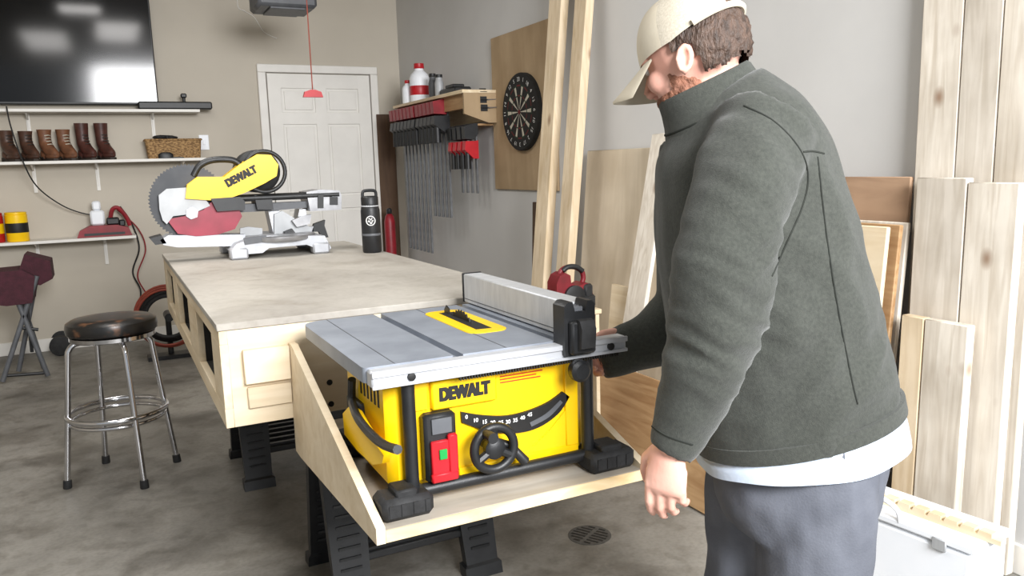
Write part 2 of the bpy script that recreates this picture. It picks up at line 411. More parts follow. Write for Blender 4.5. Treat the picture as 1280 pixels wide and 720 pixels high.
boot('boot','tan brown laced boot beside the tall oxblood pair',84,K['leather2'],.23,.86,.55)
boot('boot','tall oxblood boot next to the tan pair',108,K['leather3'],.275,.86,.6)
boot('boot','tall oxblood boot last in the row, nearest the basket',132,K['leather3'],.275,.86,.55)
# basket
xa=hy(182,190,D-.13).x; xb=hy(252,190,D-.13).x; zb=s2+.001
bk=thing('wicker_basket','tan rectangular wicker basket at the end of the boot shelf','basket',((xa+xb)/2,D-.12,zb))
def rr(x0,x1,y0,y1,z,r=.02): 
    out=[]
    for cx,cy,a0 in((x1-r,y1-r,0),(x0+r,y1-r,90),(x0+r,y0+r,180),(x1-r,y0+r,270)):
        for k in range(5): a=rad(a0+22.5*k); out.append((cx+r*cos(a),cy+r*sin(a),z))
    return out
B().loft([rr(xa+.015,xb-.015,D-.19,D-.05,zb),rr(xa,xb,D-.2,D-.035,zb+.14),rr(xa+.01,xb-.01,D-.19,D-.045,zb+.14),rr(xa+.022,xb-.022,D-.18,D-.06,zb+.012)]).build('basket_body',K['wicker'],bk)
B().tube(rr(xa,xb,D-.2,D-.035,zb+.143),.008,8,True).build('rim',K['wicker'],bk)
X0=hy(205,164,D-.12).x
gl=B(); gl.ell((X0-.03,D-.12,zb+.165),(.06,.045,.018)); gl.ell((X0+.05,D-.12,zb+.162),(.05,.04,.014)); gl.tube([(X0-.07,D-.11,zb+.16),(X0-.03,D-.14,zb+.172),(X0+.06,D-.13,zb+.168)],.012,8)
tag(fuse(gl,.006,2,'work_gloves',K['black'],None),'black work gloves heaped in the top of the basket','gloves')
X=hy(207,190,D-.222).x
cp=thing('folded_cap','black cap lying on the shelf against the basket front','cap',(X,D-.222,zb))
b=B(); b.loft([[(X+.055*r*cos(2*pi*j/20),D-.222+.016*r*sin(2*pi*j/20),zb+z) for j in range(20)] for r,z in((1,.0005),(1,.02),(.9,.035),(.6,.045),(.1,.047))]); b.build('crown',K['black'],cp)
B().prism([(X+.05,D-.236),(X+.12,D-.232),(X+.13,D-.22),(X+.11,D-.208),(X+.05,D-.206)],zb+.001,zb+.008,'z').build('brim',K['black'],cp)
q=hy(255,178,D); X=q.x; Z=q.z
sw=thing('light_switch','white wall switch plate beside the basket','switch',(X,D-.005,Z-.06))
B().box((X-.037,D-.008,Z-.06),(X+.037,D-.0005,Z+.06),.003).build('plate',K['whitep'],sw)
B().box((X-.01,D-.016,Z-.02),(X+.01,D-.008,Z+.02),.003).build('rocker',K['whitep'],sw)
# lowest shelf things
def tin(name,label,cat,px,r,h,mats,y=D-.16):
    X=hy(px,298,y).x; z=s3+.0015
    t=thing(name,label,cat,(X,y,z)); m=Matrix.Translation((X,y,z))
    B(m).lathe([(r*.96,0),(r,.006),(r,h*.9),(r*.9,h*.93)]).build('body',mats[0],t)
    B(m).lathe([(r*1.004,h*.3),(r*1.012,h*.31),(r*1.012,h*.62),(r*1.004,h*.63)]).build('label_band',mats[1],t)
    B(m).lathe([(r*.93,h*.92),(r*.97,h*.925),(r*.97,h*.985),(r*.85,h)]).build('lid',mats[2],t)
tin('storage_can','yellow can with a dark band on the lowest shelf','can',23,.073,.215,(K['yellow'],K['ink'],K['yellow']))
tin('storage_can','red can cut off by the frame edge on the lowest shelf','can',-8,.073,.215,(K['red'],K['yellow'],K['red']))
xa=hy(96,290,D-.16).x; xb=hy(165,290,D-.16).x; z=s3+.001
ch=thing('battery_charger','red tool battery charger with packs on the lowest shelf','charger',((xa+xb)/2,D-.15,z))
B().prism([(xa,z),(xb,z),(xb-.02,z+.06),(xb-.1,z+.085),(xa+.09,z+.085),(xa+.02,z+.05)],D-.22,D-.09,'y').build('housing',K['dkred'],ch)
B().box((xa+.05,D-.224,z+.012),(xb-.05,D-.2195,z+.03)).build('vent',K['black'],ch)
b=B(); b.box((xb-.17,D-.2,z+.0855),(xb-.08,D-.11,z+.14),.01); b.box((xb-.085,D-.19,z+.07),(xb-.04,D-.12,z+.12),.01); b.build('battery_pack',K['black'],ch)
B().tube(cr([(xb-.14,D-.15,z+.135),(xb-.12,D-.15,z+.2),(xb-.08,D-.15,z+.21),(xb-.03,D-.15,z+.14),(xb-.01,D-.15,z+.07)],5),.016,8).build('tool_handle',K['dkred'],ch)
b=B(); b.box((xa+.1,D-.19,z+.0855),(xa+.2,D-.1,z+.2),.014); b.box((xa+.12,D-.18,z+.2),(xa+.18,D-.11,z+.27),.012); b.build('adapter',K['whitep'],ch)
# cables
def cable(name,label,pts,Y,r,mat,cat='cable',k=8):
    P=cr([tuple(hy(x,y,Y-dy)) for x,y,dy in pts],k)
    return tag(B().tube(P,r,8).build(name,mat),label,cat)
cable('cable','thin black cable drooping from the television to the charger',[(8,133,.22),(14,160,.26),(30,205,.27),(48,235,.2),(80,258,.1),(110,268,.05),(122,266,.06)],D-.02,.005,K['black'])
cable('cable','dark power cable hanging from lowest shelf down the wall',[(150,258,.0),(165,280,.0),(174,310,.02),(166,340,.0),(176,365,.02),(170,398,.01)],D-.02,.006,K['black'])
cable('cable','thin red cable beside the dark one below charger',[(146,262,0),(172,285,.01),(182,312,.01),(172,345,.02),(184,372,.01),(176,400,.01)],D-.03,.005,K['dkred'])
cable('cable','thin pale cord dangling from above beside the opener',[(300,-34,0),(297,6,0),(306,14,0),(318,22,0),(330,40,0),(346,48,0)],D-.006,.004,K['white'])
# opener + cord
o0=hy(323,6,5.6); o1=hy(397,6,5.6)
op=thing('garage_door_opener','dark grey motor box hanging from the ceiling','opener',((o0.x+o1.x)/2,5.75,o0.z))
B().box((o0.x,5.6,o0.z),(o1.x,5.95,o0.z+.16),.02).build('motor_box',K['grey'],op)
b=B()
for x in(o0.x+.04,o1.x-.04): b.box((x-.012,5.76,o0.z+.155),(x+.012,5.764,CZ-.0005))
b.build('hanger_strap',K['steel'],op)
B().box((o0.x+.08,5.62,o0.z-.012),(o1.x-.08,5.9,o0.z+.001),.004).build('lamp_cover',K['grey'],op)
h=hy(391,117,5.0); 
pc=thing('pull_cord','red release cord with handle dangling before the door','cord',(h.x,h.y,h.z-.03))
B().cyl((h.x,h.y,h.z),(h.x,h.y,CZ-.0005),.0035,None,8).build('rope',K['orange'],pc)
B().prism([(h.x-.06,h.z-.022),(h.x+.06,h.z-.022),(h.x+.05,h.z+.01),(h.x+.015,h.z+.022),(h.x-.015,h.z+.022),(h.x-.05,h.z+.01)],h.y-.014,h.y+.014,'y').build('handle',K['red'],pc)
# ------------------------------------------------------------------ floor things on the left
c0=hz(36,470,0)
fc=thing('folding_chair','maroon folding camp chair standing by the far wall','chair',(c0.x,c0.y,0))
def cpx(px,py,dy=0): return hy(px,py,c0.y+dy)
b=B(); b.prism([(p.x,p.z) for p in (cpx(-30,352),cpx(-28,340),cpx(30,334),cpx(46,342),cpx(43,374),cpx(12,378),cpx(-30,374))],c0.y-.18,c0.y+.16,'y'); b.build('seat',K['maroon'],fc)
B().prism([(p.x,p.z) for p in (cpx(25,338),cpx(32,316),cpx(64,324),cpx(67,346),cpx(52,354),cpx(35,352))],c0.y-.12,c0.y+.14,'y').build('backrest',K['maroon'],fc)
for dy,a,bb in((-.15,(46,345),(3,476)),(.12,(46,345),(22,454)),(-.15,(20,372),(60,469)),(.12,(26,372),(54,452))):
    p=cpx(*a,dy); q=cpx(*bb,dy); q.z=.017
    B().cyl(p,q,.016,None,10).build('leg',K['grey'],fc)
b=B()
for a,bb in(((4,470),(58,466)),((26,410),(48,412)),((34,385),(40,440))):
    b.cyl(cpx(*a,-.13),cpx(*bb,-.13),.011,None,8)
b.build('brace',K['black'],fc)
d0=hz(78,440,0)
db=thing('dumbbell','small black dumbbell on the floor beside camp chair','dumbbell',(d0.x,d0.y,0))
B().cyl((d0.x,d0.y-.12,.075),(d0.x,d0.y+.12,.075),.016).build('grip',K['steel'],db)
for s in(-1,1):
    B().lathe([(.05,-.035),(.074,-.03),(.074,.03),(.05,.035)],frame((d0.x,d0.y+s*.13,.075),(0,1,0)),6*3).build('weight',K['rubber'],db)
cx=hy(210,390,6.2)
hr=thing('hose_coil','orange and black hose coiled upright behind the workbench','hose',(cx.x,6.2,0))
b=B(); ctr=V((cx.x,6.2,.32)); nrm=V((-.15,-1,.0)).normalized()
for i in range(3): b.torus(ctr+nrm*(.03*i),.225-.012*i,.008,nrm)
b.build('hose',K['orange'],hr)
b=B()
for i in range(3): b.torus(ctr+nrm*(-.06+.04*i),.19-.02*i,.014,nrm)
b.build('inner_coil',K['rubber'],hr)
b=B(); b.box((cx.x-.16,6.2,.0),(cx.x+.16,6.34,.03)); b.cyl((cx.x,6.28,.03),(cx.x,6.28,.32),.02); b.cyl((cx.x,6.12,.32),(cx.x,6.3,.32),.03); b.build('reel_stand',K['black'],hr)
# stool
sx,sy=-.04,3.865
stl=thing('bar_stool','chrome bar stool with a worn round black seat','stool',(sx,sy,0))
T=Matrix.Translation((sx,sy,0))
TS=Matrix.Translation((sx+.012,sy,0))
B(TS).lathe([(.1,.655),(.17,.655),(.182,.665),(.185,.685),(.18,.708),(.16,.72),(.1,.724),(.02,.725)],None,40).build('seat',K['seat'],stl)
B(TS).lathe([(.14,.632),(.168,.632),(.172,.636),(.172,.652),(.145,.654)],None,40).build('seat_ring',K['chrome'],stl)
for p in((86,610),(178,608),(218,578),(135,580)):
    q=hz(*p,0); a=math.atan2(q.y-sy,q.x-sx); u=V((cos(a),sin(a),0))
    P=cr([tuple(u*.05+V((0,0,.628))),tuple(u*.13+V((0,0,.626))),tuple(u*.163+V((0,0,.6))),tuple(u*.172+V((0,0,.55))),tuple(u*.198+V((0,0,.3))),tuple(u*.228+V((0,0,.02)))],6)
    lg=B(T).tube(P,.0125,12).build('leg',K['chrome'],stl)
    B(T).lathe([(.017,0),(.018,.004),(.017,.035),(.013,.037)],frame(u*.229,V((0,0,1))-u*.08),14).build('foot_cap',K['rubber'],lg)
b=B(T); b.torus((0,0,.305),.2,.012,(0,0,1),48); b.build('foot_ring',K['chrome'],stl)
b=B(T); b.torus((0,0,.275),.19,.009,(0,0,1),48); b.build('inner_ring',K['chrome'],stl)
# ------------------------------------------------------------------ back corner
def plank(name,label,cat,p0,p1,w,d,mat,group=None,b=.003):
    p0=V(p0);p1=V(p1)
    o=B().beam(p0,p1,d,w,V((1,0,0)),b).build(name,mat)
    return tag(o,label,cat,group)
p=hy(470,143,D-.04); q=hy(492,143,D-.04)
tag(B().box((p.x,D-.05,0),(min(q.x,WX-.02),D-.02,p.z),.003).build('plank',K['darkw']),'dark brown board standing upright between door and corner','board','boards leaning on the walls')
p=hy(489,313,6.75)
fe=thing('canister','slim red cylinder standing in the far corner behind the bottle','canister',(p.x,6.75,0))
m=Matrix.Translation((p.x,6.75,0)); zt_=hy(489,260,6.75).z
B(m).lathe([(.044,0),(.048,.01),(.048,zt_-.12),(.036,zt_-.07),(.02,zt_-.05)]).build('body',K['dkred'],fe)
B(m).lathe([(.02,zt_-.05),(.024,zt_-.045),(.024,zt_-.01),(.012,zt_)]).build('valve',K['black'],fe)
# right wall shelf
sz=1.835; sya,syb=5.05,6.5; sxf=WX-.27
ws=thing('wall_shelf','thick pale plywood shelf on the side wall above the clamps','shelf',((sxf+WX)/2,5.8,sz-.22))
B().box((sxf,sya,sz-.022),(WX-.001,syb,sz),.002).build('board',K['ply'],ws)
B().prism([(sxf+.01,sz-.0225),(WX-.001,sz-.0225),(WX-.001,sz-.22),(WX-.08,sz-.22),(sxf+.01,sz-.16)],sya,sya+.02,'y').build('end_panel',K['tan'],ws)
B().box((WX-.03,sya+.0205,sz-.2),(WX-.001,syb,sz-.0225)).build('back_cleat',K['ply'],ws)
B().box((sxf+.04,sya+.0205,sz-.12),(sxf+.065,syb-.02,sz-.0225)).build('clamp_rail',K['oran'],ws)
def bottle(name,label,px,py0,X,r,h,mb,mc,cat='bottle',neck=.45):
    p=hx(px,py0,X); z=sz+.001; t=thing(name,label,cat,(X,p.y,z)); m=Matrix.Translation((X,p.y,z))
    B(m).lathe([(r*.92,0),(r,.008),(r,h*.62),(r*.85,h*.72),(r*neck,h*.82),(r*neck,h*.86)]).build('body',mb,t)
    B(m).lathe([(r*neck*1.1,h*.861),(r*neck*1.15,h*.87),(r*neck*1.1,h*.99),(r*neck*.6,h)]).build('cap',mc,t)
    return t
jg=bottle('jug','large white jug with red cap and red band on the plywood shelf',525,115,WX-.14,.08,.31,K['whitep'],K['red'])
jl=V(jg.location); B(Matrix.Translation(jl)).lathe([(.0805,.06),(.0812,.062),(.0812,.13),(.0805,.132)]).build('label_band',K['red'],jg)
bottle('bottle','small white bottle in front of the large jug',510,122,WX-.2,.045,.19,K['whitep'],K['red'])
bottle('spray_can','slim dark spray can right of the white jug',541,108,WX-.14,.033,.2,K['grey'],K['black'],'spray can',.7)
bottle('spray_can','slim pale spray can next to the dark can',549,106,WX-.17,.033,.17,K['alu'],K['black'],'spray can',.7)
p=hx(566,110,WX-.14)
tag(B().box((WX-.2,p.y-.18,sz+.001),(WX-.07,p.y+.12,sz+.05),.012).box((WX-.18,p.y-.1,sz+.0505),(WX-.09,p.y+.05,sz+.075),.008).build('tool_case',K['black']),'flat black case lying at the near end of the plywood shelf','case')
# bar clamps
def clamp0(name,label,Y,X,ztop,length,grp,j1,j2,sc=1):
    t=thing(name,label,'clamp',(X,Y,ztop-length),grp)
    B().box((X-.007*sc,Y-.016*sc,ztop-length),(X+.007*sc,Y+.016*sc,ztop),.001).build('bar',K['dsteel'],t)
    B().prism([(X-.12*sc,ztop-.0),(X-.115*sc,ztop-.085),(X-.02,ztop-.09),(X+.007,ztop-.05),(X+.007,ztop+.02),(X-.03,ztop+.02)],Y-.034*sc,Y+.034*sc,'y').build('fixed_jaw',j1,t)
    j=B().prism([(X-.12*sc,ztop-.16),(X-.11*sc,ztop-.1),(X-.02,ztop-.1),(X+.007,ztop-.095),(X+.007,ztop-.22),(X-.03,ztop-.22)],Y-.034*sc,Y+.034*sc,'y').build('sliding_jaw',j2,t)
    B().cyl((X-.08*sc,Y,ztop-.125),(X-.08*sc,Y,ztop-.29),.022*sc,.025*sc,12).build('handle',K['black'],j)
    return t
cX=sxf+.072
ca=clamp0('bar_clamp','long steel bar clamp with red jaw in the far cluster under the shelf',6.44,cX+.001,sz-.045,1.14,'bar clamps hanging under the plywood shelf',K['dkred'],K['black'])
for i in range(1,7): copy_tree(ca,V(ca.location)+V((0,-.084*i,0)))
cb=clamp0('bar_clamp','shorter steel bar clamp with red jaw in the near cluster under the shelf',5.83,cX+.001,sz-.045,.84,'shorter bar clamps hanging under the plywood shelf',K['dkred'],K['black'])
for i in range(1,5): copy_tree(cb,V(cb.location)+V((0,-.08*i,0)))
ct=clamp0('trigger_clamp','small red trigger clamp hung beside the dartboard panel',5.40,WX-.14,sz-.24,.46,'small trigger clamps by the dartboard',K['black'],K['red'],.8)
for i in range(1,4): copy_tree(ct,V(ct.location)+V((0,-.085*i,0)))
tag(B().box((WX-.135,5.11,sz-.235),(WX-.001,5.44,sz-.222)).build('clamp_rack',K['oran']),'narrow wooden rack on the wall holding small red clamps','rack')
# dart panel
pa=hx(613,47,WX-.02); pb=hx(690,25,WX-.02)
pY0,pY1=pb.y-.02,pa.y; pz0=1.16;pz1=2.18
tag(B().box((WX-.02,pY0,pz0),(WX-.001,pY1,pz1),.002).build('backer_panel',K['tan']),'tan plywood panel on the wall behind the dartboard','panel')
dc=hx(651,140,WX-.045); dr=.245
dt=thing('dartboard','round black and cream dartboard on the tan panel','dartboard',(WX-.03,dc.y,dc.z-dr))
Md=frame((WX-.056,dc.y,dc.z),(-1,0,0),(0,-1,0))
B(frame((WX-.0205,dc.y,dc.z),(-1,0,0),(0,-1,0))).lathe([(dr,0),(dr,.03),(dr-.006,.036),(.01,.0354)],None,48).build('board',K['blackf'],dt)
b=B(Md)
rg=[(.016,.098,0),(.098,.107,1),(.107,.161,0),(.161,.17,1)]
for i in range(20):
    a0=(i-.5)*2*pi/20; a1=(i+.5)*2*pi/20
    for r0,r1,c in rg:
        b.cur=(2 if i%2==0 else 3) if c else (0 if i%2==0 else 1)
        q0,q1=(a0,a1) if (c or i%2==0) else (a0+.08,a1-.08)
        vs=[];n=4
        for j in range(n+1):
            a=q0+(q1-q0)*j/n; vs+= [(r0*sin(a),r0*cos(a),.0006),(r1*sin(a),r1*cos(a),.0006)]
        b.add(vs,[(2*j,2*j+2,2*j+3,2*j+1) for j in range(n)])
b.build('scoring_face',[K['blackf'],K['cream'],K['dred'],K['dgrn']],dt)
b=B(Md)
for i,nn in enumerate([20,1,18,4,13,6,10,15,2,17,3,19,7,16,8,11,14,9,12,5]):
    a=i*2*pi/20; b.text(str(nn),Matrix.Translation((.205*sin(a),.205*cos(a),0))@Matrix.Rotation(-a,4,'Z'),h=.026,bold=.0,ext=.0012)
b.build('number_ring',K['wprint'],dt,flatn=True)
B(Md).lathe([(.014,.0003),(.014,.003),(.006,.0035)]).build('bullseye',K['dred'],dt)
for i,(px,py) in enumerate(((617,114),(618,124),(619,134))):
    p=hx(px+2,py,WX-.02)
    d_=thing('dart',['topmost dart stuck beside the dartboard','middle dart of three beside the dartboard','lowest dart of three beside the dartboard'][i],'dart',p,'darts stuck beside the dartboard')
    B().cyl(p,p+V((-.07,0,-.004)),.003,.006,8).build('barrel',K['steel'],d_)
    e=p+V((-.07,0,-.004)); b=B(); b.box((e.x-.05,e.y-.001,e.z-.022),(e.x,e.y+.001,e.z+.022)); b.box((e.x-.05,e.y-.022,e.z-.001),(e.x,e.y+.022,e.z+.001)); b.build('flight',K['black'],d_)
G='boards leaning on the walls'
plank('plank','short dark brown plank on the floor left of the pine studs','board',(WX-.1,4.42,0.002),(WX-.06,4.42,1.09),.1,.02,K['darkw'],G)
plank('stud','knotty pine stud leaning nearest the dartboard','board',(2.1,3.955,.012),(2.42,4.06,2.6),.14,.05,K['pine'],'pine studs by the dartboard')
plank('stud','knotty pine stud leaning next to the wide pale panel','board',(2.1,3.70,.012),(2.42,3.78,2.6),.12,.05,K['pine'],'pine studs by the dartboard')
plank('panel','wide pale plywood panel leaning behind the narrow board','panel',(2.32,3.32,.005),(2.44,3.32,1.39),1.08,.02,K['tanp'],G)
plank('plank','narrow pale board leaning in front of the wide pale panel','board',(2.05,3.05,.004),(2.36,3.08,1.45),.15,.022,K['pale'],G)
plank('plank','short plywood offcut standing beside the red power tool','board',(2.16,3.24,.003),(2.24,3.24,.72),.19,.018,K['ply'],G)
b=B(); b.beam((1.9,2.86,.008),(2.03,2.86,.4),.018,1.5,V((1,0,0)),.002)
tag(b.build('plywood_sheet',K['oran']),'orange toned plywood sheet propped low along the wall floor','plywood sheet',G)
# ------------------------------------------------------------------ sheets and lumber on the right
def sheet(label,px0,px1,py,X,zt,mat,lean=.1,w=None,th=.018):
    y0=hx(px1,py,X).y; y1=hx(px0,py,X).y
    return plank('plywood_sheet',label,'plywood sheet',(X-lean,(y0+y1)/2,.005),(X,(y0+y1)/2,zt),y1-y0,th,mat,'plywood sheets behind the person')
zt1=hx(1100,221,2.42).z
sheet('tall brown plywood sheet behind the man, back of the stack',1020,1141,222,2.42,zt1,K['brown'])
z2=hx(1100,277,2.36).z
sheet('pale plywood sheet second in the stack behind the man',1010,1137,280,2.38,z2,K['pale'])
sheet('honey coloured plywood sheet third in the stack behind the man',1008,1128,280,2.34,z2-.005,K['oran'])
sheet('light plywood sheet at the front of the stack behind the man',1000,1112,280,2.30,z2-.01,K['ply'])
def lum(label,pxa,pxb,pyt,X,zt,mat,lean=.02,th=.036):
    y1=hx(pxa,pyt,X).y; y0=hx(pxb,pyt,X).y; ym=(y0+y1)/2
    return plank('lumber_board',label,'board',(X-lean,ym,.006),(X,ym,zt),(y1-y0)-.003,th,mat,'long boards standing against the wall')
La=lum('long pale board with a faded grade stamp near its top',1160,1212,0,2.445,2.7,K['pale'])
lum('long pale board between the stamped board and the one at the edge',1212,1262,0,2.445,2.7,K['pale2'])
lum('long pine board cut off by the frame edge',1262,1318,0,2.445,2.7,K['pale'])
lum('medium board whose top ends at the stamped board middle',1150,1214,222,2.375,hx(1175,222,2.375).z,K['pale2'])
lum('wide medium board right of the shorter ones, in front',1214,1280,228,2.375,hx(1245,228,2.375).z,K['pale'])
lum('short narrow board nearest the plywood stack',1131,1160,395,2.31,hx(1146,395,2.31).z,K['pine'])
lum('short wide board between narrow board and wide medium board',1160,1216,402,2.31,hx(1185,402,2.31).z,K['pale'])
p=hx(1184,48,2.42)
b=B(); xs_=2.423
for i in range(6):
    yy=p.y+.045-i*.018
    b.box((xs_,yy-.006,p.z-.018),(xs_+.001,yy-.003,p.z+.018)); b.box((xs_,yy+.003,p.z-.018),(xs_+.001,yy+.0045,p.z+.018)); b.box((xs_,yy-.006,p.z+.014),(xs_+.001,yy+.0045,p.z+.018)); b.box((xs_,yy-.006,p.z-.018),(xs_+.001,yy+.0045,p.z-.014))
st_=b.build('grade_stamp',K['inkb']); st_.parent=La; st_.location=MW[st_]-MW[La]
# white box + strip (turned a little towards the open door)
MB=Matrix.Translation((2.07,1.50,0))@Matrix.Rotation(rad(6),4,'Z')
wb=thing('storage_box','white plastic box with a wire handle under the boards','box',(2.07,1.50,0))
B(MB).box((-.09,-.23,0.001),(.1,.23,.245),.016).build('body',K['whitep'],wb)
B(MB).box((-.096,-.236,.2455),(.106,.236,.268),.008).build('lid',K['whitep'],wb)
B(MB).tube(cr([(-.09,.16,.262),(-.1,.155,.3),(-.105,.11,.322),(-.105,.03,.322),(-.1,-.015,.3),(-.09,-.02,.262)],6),.0075,8).build('handle',K['whitep'],wb)
for y in(.12,-.14): B(MB).box((-.1,y-.02,.225),(-.09,y+.02,.26),.003).build('latch',K['alu'],wb)
b=B(MB); poly=[(-.27,0),(.22,0),(.22,.014)]
for i in range(10):
    y=.212-i*.047; poly+=[(y,.026),(y-.034,.026),(y-.035,.014),(y-.043,.014)]
poly+=[(-.27,.014)]
b.prism([(y,z+.2685) for y,z in poly],-.03,0,'x')
tag(b.build('notched_strip',K['ply']),'notched wooden strip lying across the white box','strip')
# ------------------------------------------------------------------ workbench
bz=.96;bx0,bx1=.218,1.09;by0,by1=2.07,4.12;bb=.69
wbch=thing('workbench','long pale plywood workbench with cubbies on two black sawhorses','workbench',((bx0+bx1)/2,3.1,bb))
B().box((bx0-.004,by0-.004,bz-.019),(bx1+.004,by1+.004,bz),.002).build('worktop',K['top'],wbch)
b=B(); T_=.02; zA,zB=bb,bz-.0195
ops=[(2.25,2.66),(2.93,3.4),(3.6,4.0)]
b.box((bx0,by0,zA),(bx0+T_,by1,zA+.05),.001); b.box((bx0,by0,zB-.035),(bx0+T_,by1,zB),.001)
e=[by0]+[q for o in ops for q in o]+[by1]
for i in range(0,len(e),2): b.box((bx0,e[i],zA+.05),(bx0+T_,e[i+1],zB-.035),.001)
b.build('side_panel',K['ply'],wbch)
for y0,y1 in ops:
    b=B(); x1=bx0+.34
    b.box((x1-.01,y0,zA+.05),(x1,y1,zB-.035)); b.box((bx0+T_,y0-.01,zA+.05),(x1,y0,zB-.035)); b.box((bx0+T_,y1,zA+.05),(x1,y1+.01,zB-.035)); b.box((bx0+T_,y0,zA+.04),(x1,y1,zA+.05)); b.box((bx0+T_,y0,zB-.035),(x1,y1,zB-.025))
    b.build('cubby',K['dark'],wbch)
B().box((bx0+T_,by0,zA),(bx1,by0+.02,zB),.001).build('front_panel',K['plyx'],wbch)
B().box((bx1-.02,by0+.02,zA),(bx1,by1,zB),.001).build('side_panel',K['ply'],wbch)
B().box((bx0+T_,by1-.02,zA),(bx1-.02,by1,zB),.001).build('rear_panel',K['plyx'],wbch)
B().box((bx0+T_,by0+.02,zA),(bx1-.02,by1-.02,zA+.018)).build('bottom_panel',K['ply'],wbch)
B().box((.27,by0-.02,.80),(.384,by0-.0005,.888),.002).build('cleat',K['plyx'],wbch)
B().box((.275,by0-.012,.735),(.384,by0-.0005,.79),.002).build('cleat',K['plyx'],wbch)
for p in((412,478),(414,505)):
    q=hy(*p,by0-.001); B().lathe([(.008,0),(.008,.0012),(.002,.0013)],frame((q.x,by0-.0005,q.z),(0,-1,0)),12).build('screw_hole',K['ink'],wbch)
tX0,tX1=.385,1.0; tY=1.36; tz=.667
sf=B().box((tX0+.018,tY,tz-.022),(tX1-.018,by0-.0005,tz),.001).build('saw_shelf',K['tray'],wbch)
B().box((tX0+.018,tY-.004,tz-.024),(tX1-.018,tY-.0005,tz),.001).build('front_edge',K['edge'],sf)
for xa in(tX0,tX1-.018):
    B().prism([(tY-.004,tz-.024),(tY-.004,tz+.008),(by0-.04,.892),(by0-.0005,.892),(by0-.0005,.6),(by0-.06,.6)],xa,xa+.0175,'x').build('shelf_cheek',K['plyx'],wbch)
# sawhorses
def sawhorse(label,Y,x0,x1,spl=.22,zs=.13,grp='black sawhorses under the workbench'):
    t=thing('sawhorse',label,'sawhorse',((x0+x1)/2,Y,0),grp)
    b=B(); b.prism([(Y-.05,.6),(Y-.035,bb-.001),(Y+.035,bb-.001),(Y+.05,.6)],x0-.04,x1+.04,'x')
    for i in range(5): x=x0+.03+i*.09; b.box((x-.01,Y-.054,.61),(x+.01,Y+.054,.67))
    b.build('top_beam',K['black'],t)
    for s in(-1,1):
        for xa in(x0+.02,x1-.02):
            b=B(); o=-1 if xa<.7 else 1
            top=V((xa,Y+s*.035,.63)); bot=V((xa+o*.01,Y+s*spl,0))
            rings=[]
            for k_,hw,dd in((0,.07,.022),(.5,.062,.02),(.93,.055,.018),(.94,.064,.027),(1,.064,.027)):
                c=top.lerp(bot,k_); rings.append([c+V((sx_*hw,sy_*dd,0)) for sx_,sy_ in((-1,-1),(1,-1),(1,1),(-1,1))])
            b.loft(rings)
            for k_ in range(2,18):
                c=top.lerp(bot,k_/20); hw=.044-.0007*k_; b.box((c.x-hw,c.y-.0235,c.z-.004),(c.x+hw,c.y+.0235,c.z+.004))
            b.build('leg',K['black'],t)
    b=B(); b.box((x0+.03,Y-spl*.86,zs),(x1-.03,Y+spl*.86,zs+.026),.004)
    for i in range(6): y=Y-spl*.75+i*spl*.3; b.box((x0+.05,y-.008,zs+.026),(x1-.05,y+.008,zs+.036))
    b.build('lower_tray',K['black'],t)
    return t
sawhorse('black plastic sawhorse under the table saw end of the bench',2.44,.55,1.0,.18)
sawhorse('black plastic sawhorse farther back, under the middle of the bench',3.62,.46,.98)
# ------------------------------------------------------------------ table saw
ts=thing('table_saw','yellow jobsite table saw on the bench end shelf','table saw',(.66,1.63,tz+.001))
tyf,tyb=1.432,1.965
def rpoly(x0,x1,y0,y1,rl,rr_=.004):
    o=[]
    for cx_,cy_,a0,r in((x1-rr_,y1-rr_,0,rr_),(x0+rl,y1-rl,90,rl),(x0+.012,y0+.012,180,.012),(x1-rr_,y0+rr_,270,rr_)):
        for k_ in range(6): a=rad(a0+18*k_); o.append((cx_+r*cos(a),cy_+r*sin(a)))
    return o
b=B(); b.prism(rpoly(.40,.584,tyf,tyb,.05),bz-.03,bz,'z'); b.prism([(.604,tyf),(.815,tyf),(.815,tyb),(.604,tyb)],bz-.03,bz,'z'); b.prism([(.832,tyf),(.915,tyf),(.915,tyb),(.832,tyb)],bz-.03,bz,'z')
b.box((.58,tyf,bz-.032),(.608,tyb,bz-.012)); b.box((.81,tyf,bz-.032),(.835,tyb,bz-.012))
tt=b.build('table_top',K['aluw'],ts)
b=B()
for x in(.462,.70): b.box((x,tyf+.002,bz),(x+.002,tyb-.002,bz+.0006))
b.build('table_seam',K['grey'],tt)
b=B(); pts=[]
for cx_,cy_,a0 in((.79-.03,1.9-.03,0),(.692+.03,1.9-.03,90),(.692+.03,1.59+.03,180),(.79-.03,1.59+.03,270)):
    for k_ in range(6): a=rad(a0+18*k_); pts.append((cx_+.03*cos(a),cy_+.03*sin(a)))
b.prism(pts,bz-.004,bz+.0015,'z'); ins=b.build('throat_plate',K['yellow'],ts)
B().prism([(.722,1.63),(.759,1.625),(.764,1.865),(.727,1.87)],bz+.0016,bz+.0022,'z').build('blade_slot',K['ink'],ins)
b=B(); c=V((.744,1.765,bz-.08)); n=40; poly=[]
for i in range(n):
    a=2*pi*i/n; poly+=[(c.y+.104*cos(a),c.z+.104*sin(a)),(c.y+.097*cos(a+.09),c.z+.097*sin(a+.09))]
b.prism(poly,c.x-.0015,c.x+.0015,'x'); b.build('blade',K['ink'],ts)
B().prism([(1.845,bz-.04),(1.87,bz-.04),(1.872,bz+.01),(1.86,bz+.022),(1.84,bz+.015)],.7425,.7455,'x').build('riving_knife',K['black'],ts)
ry0,ry1=1.398,1.431
b=B(); b.box((.405,ry0,.925),(.972,ry1,.958),.004); b.box((.405,ry0-.005,.947),(.972,ry0,.958),.001); b.box((.405,ry0-.005,.925),(.972,ry0,.932),.001)
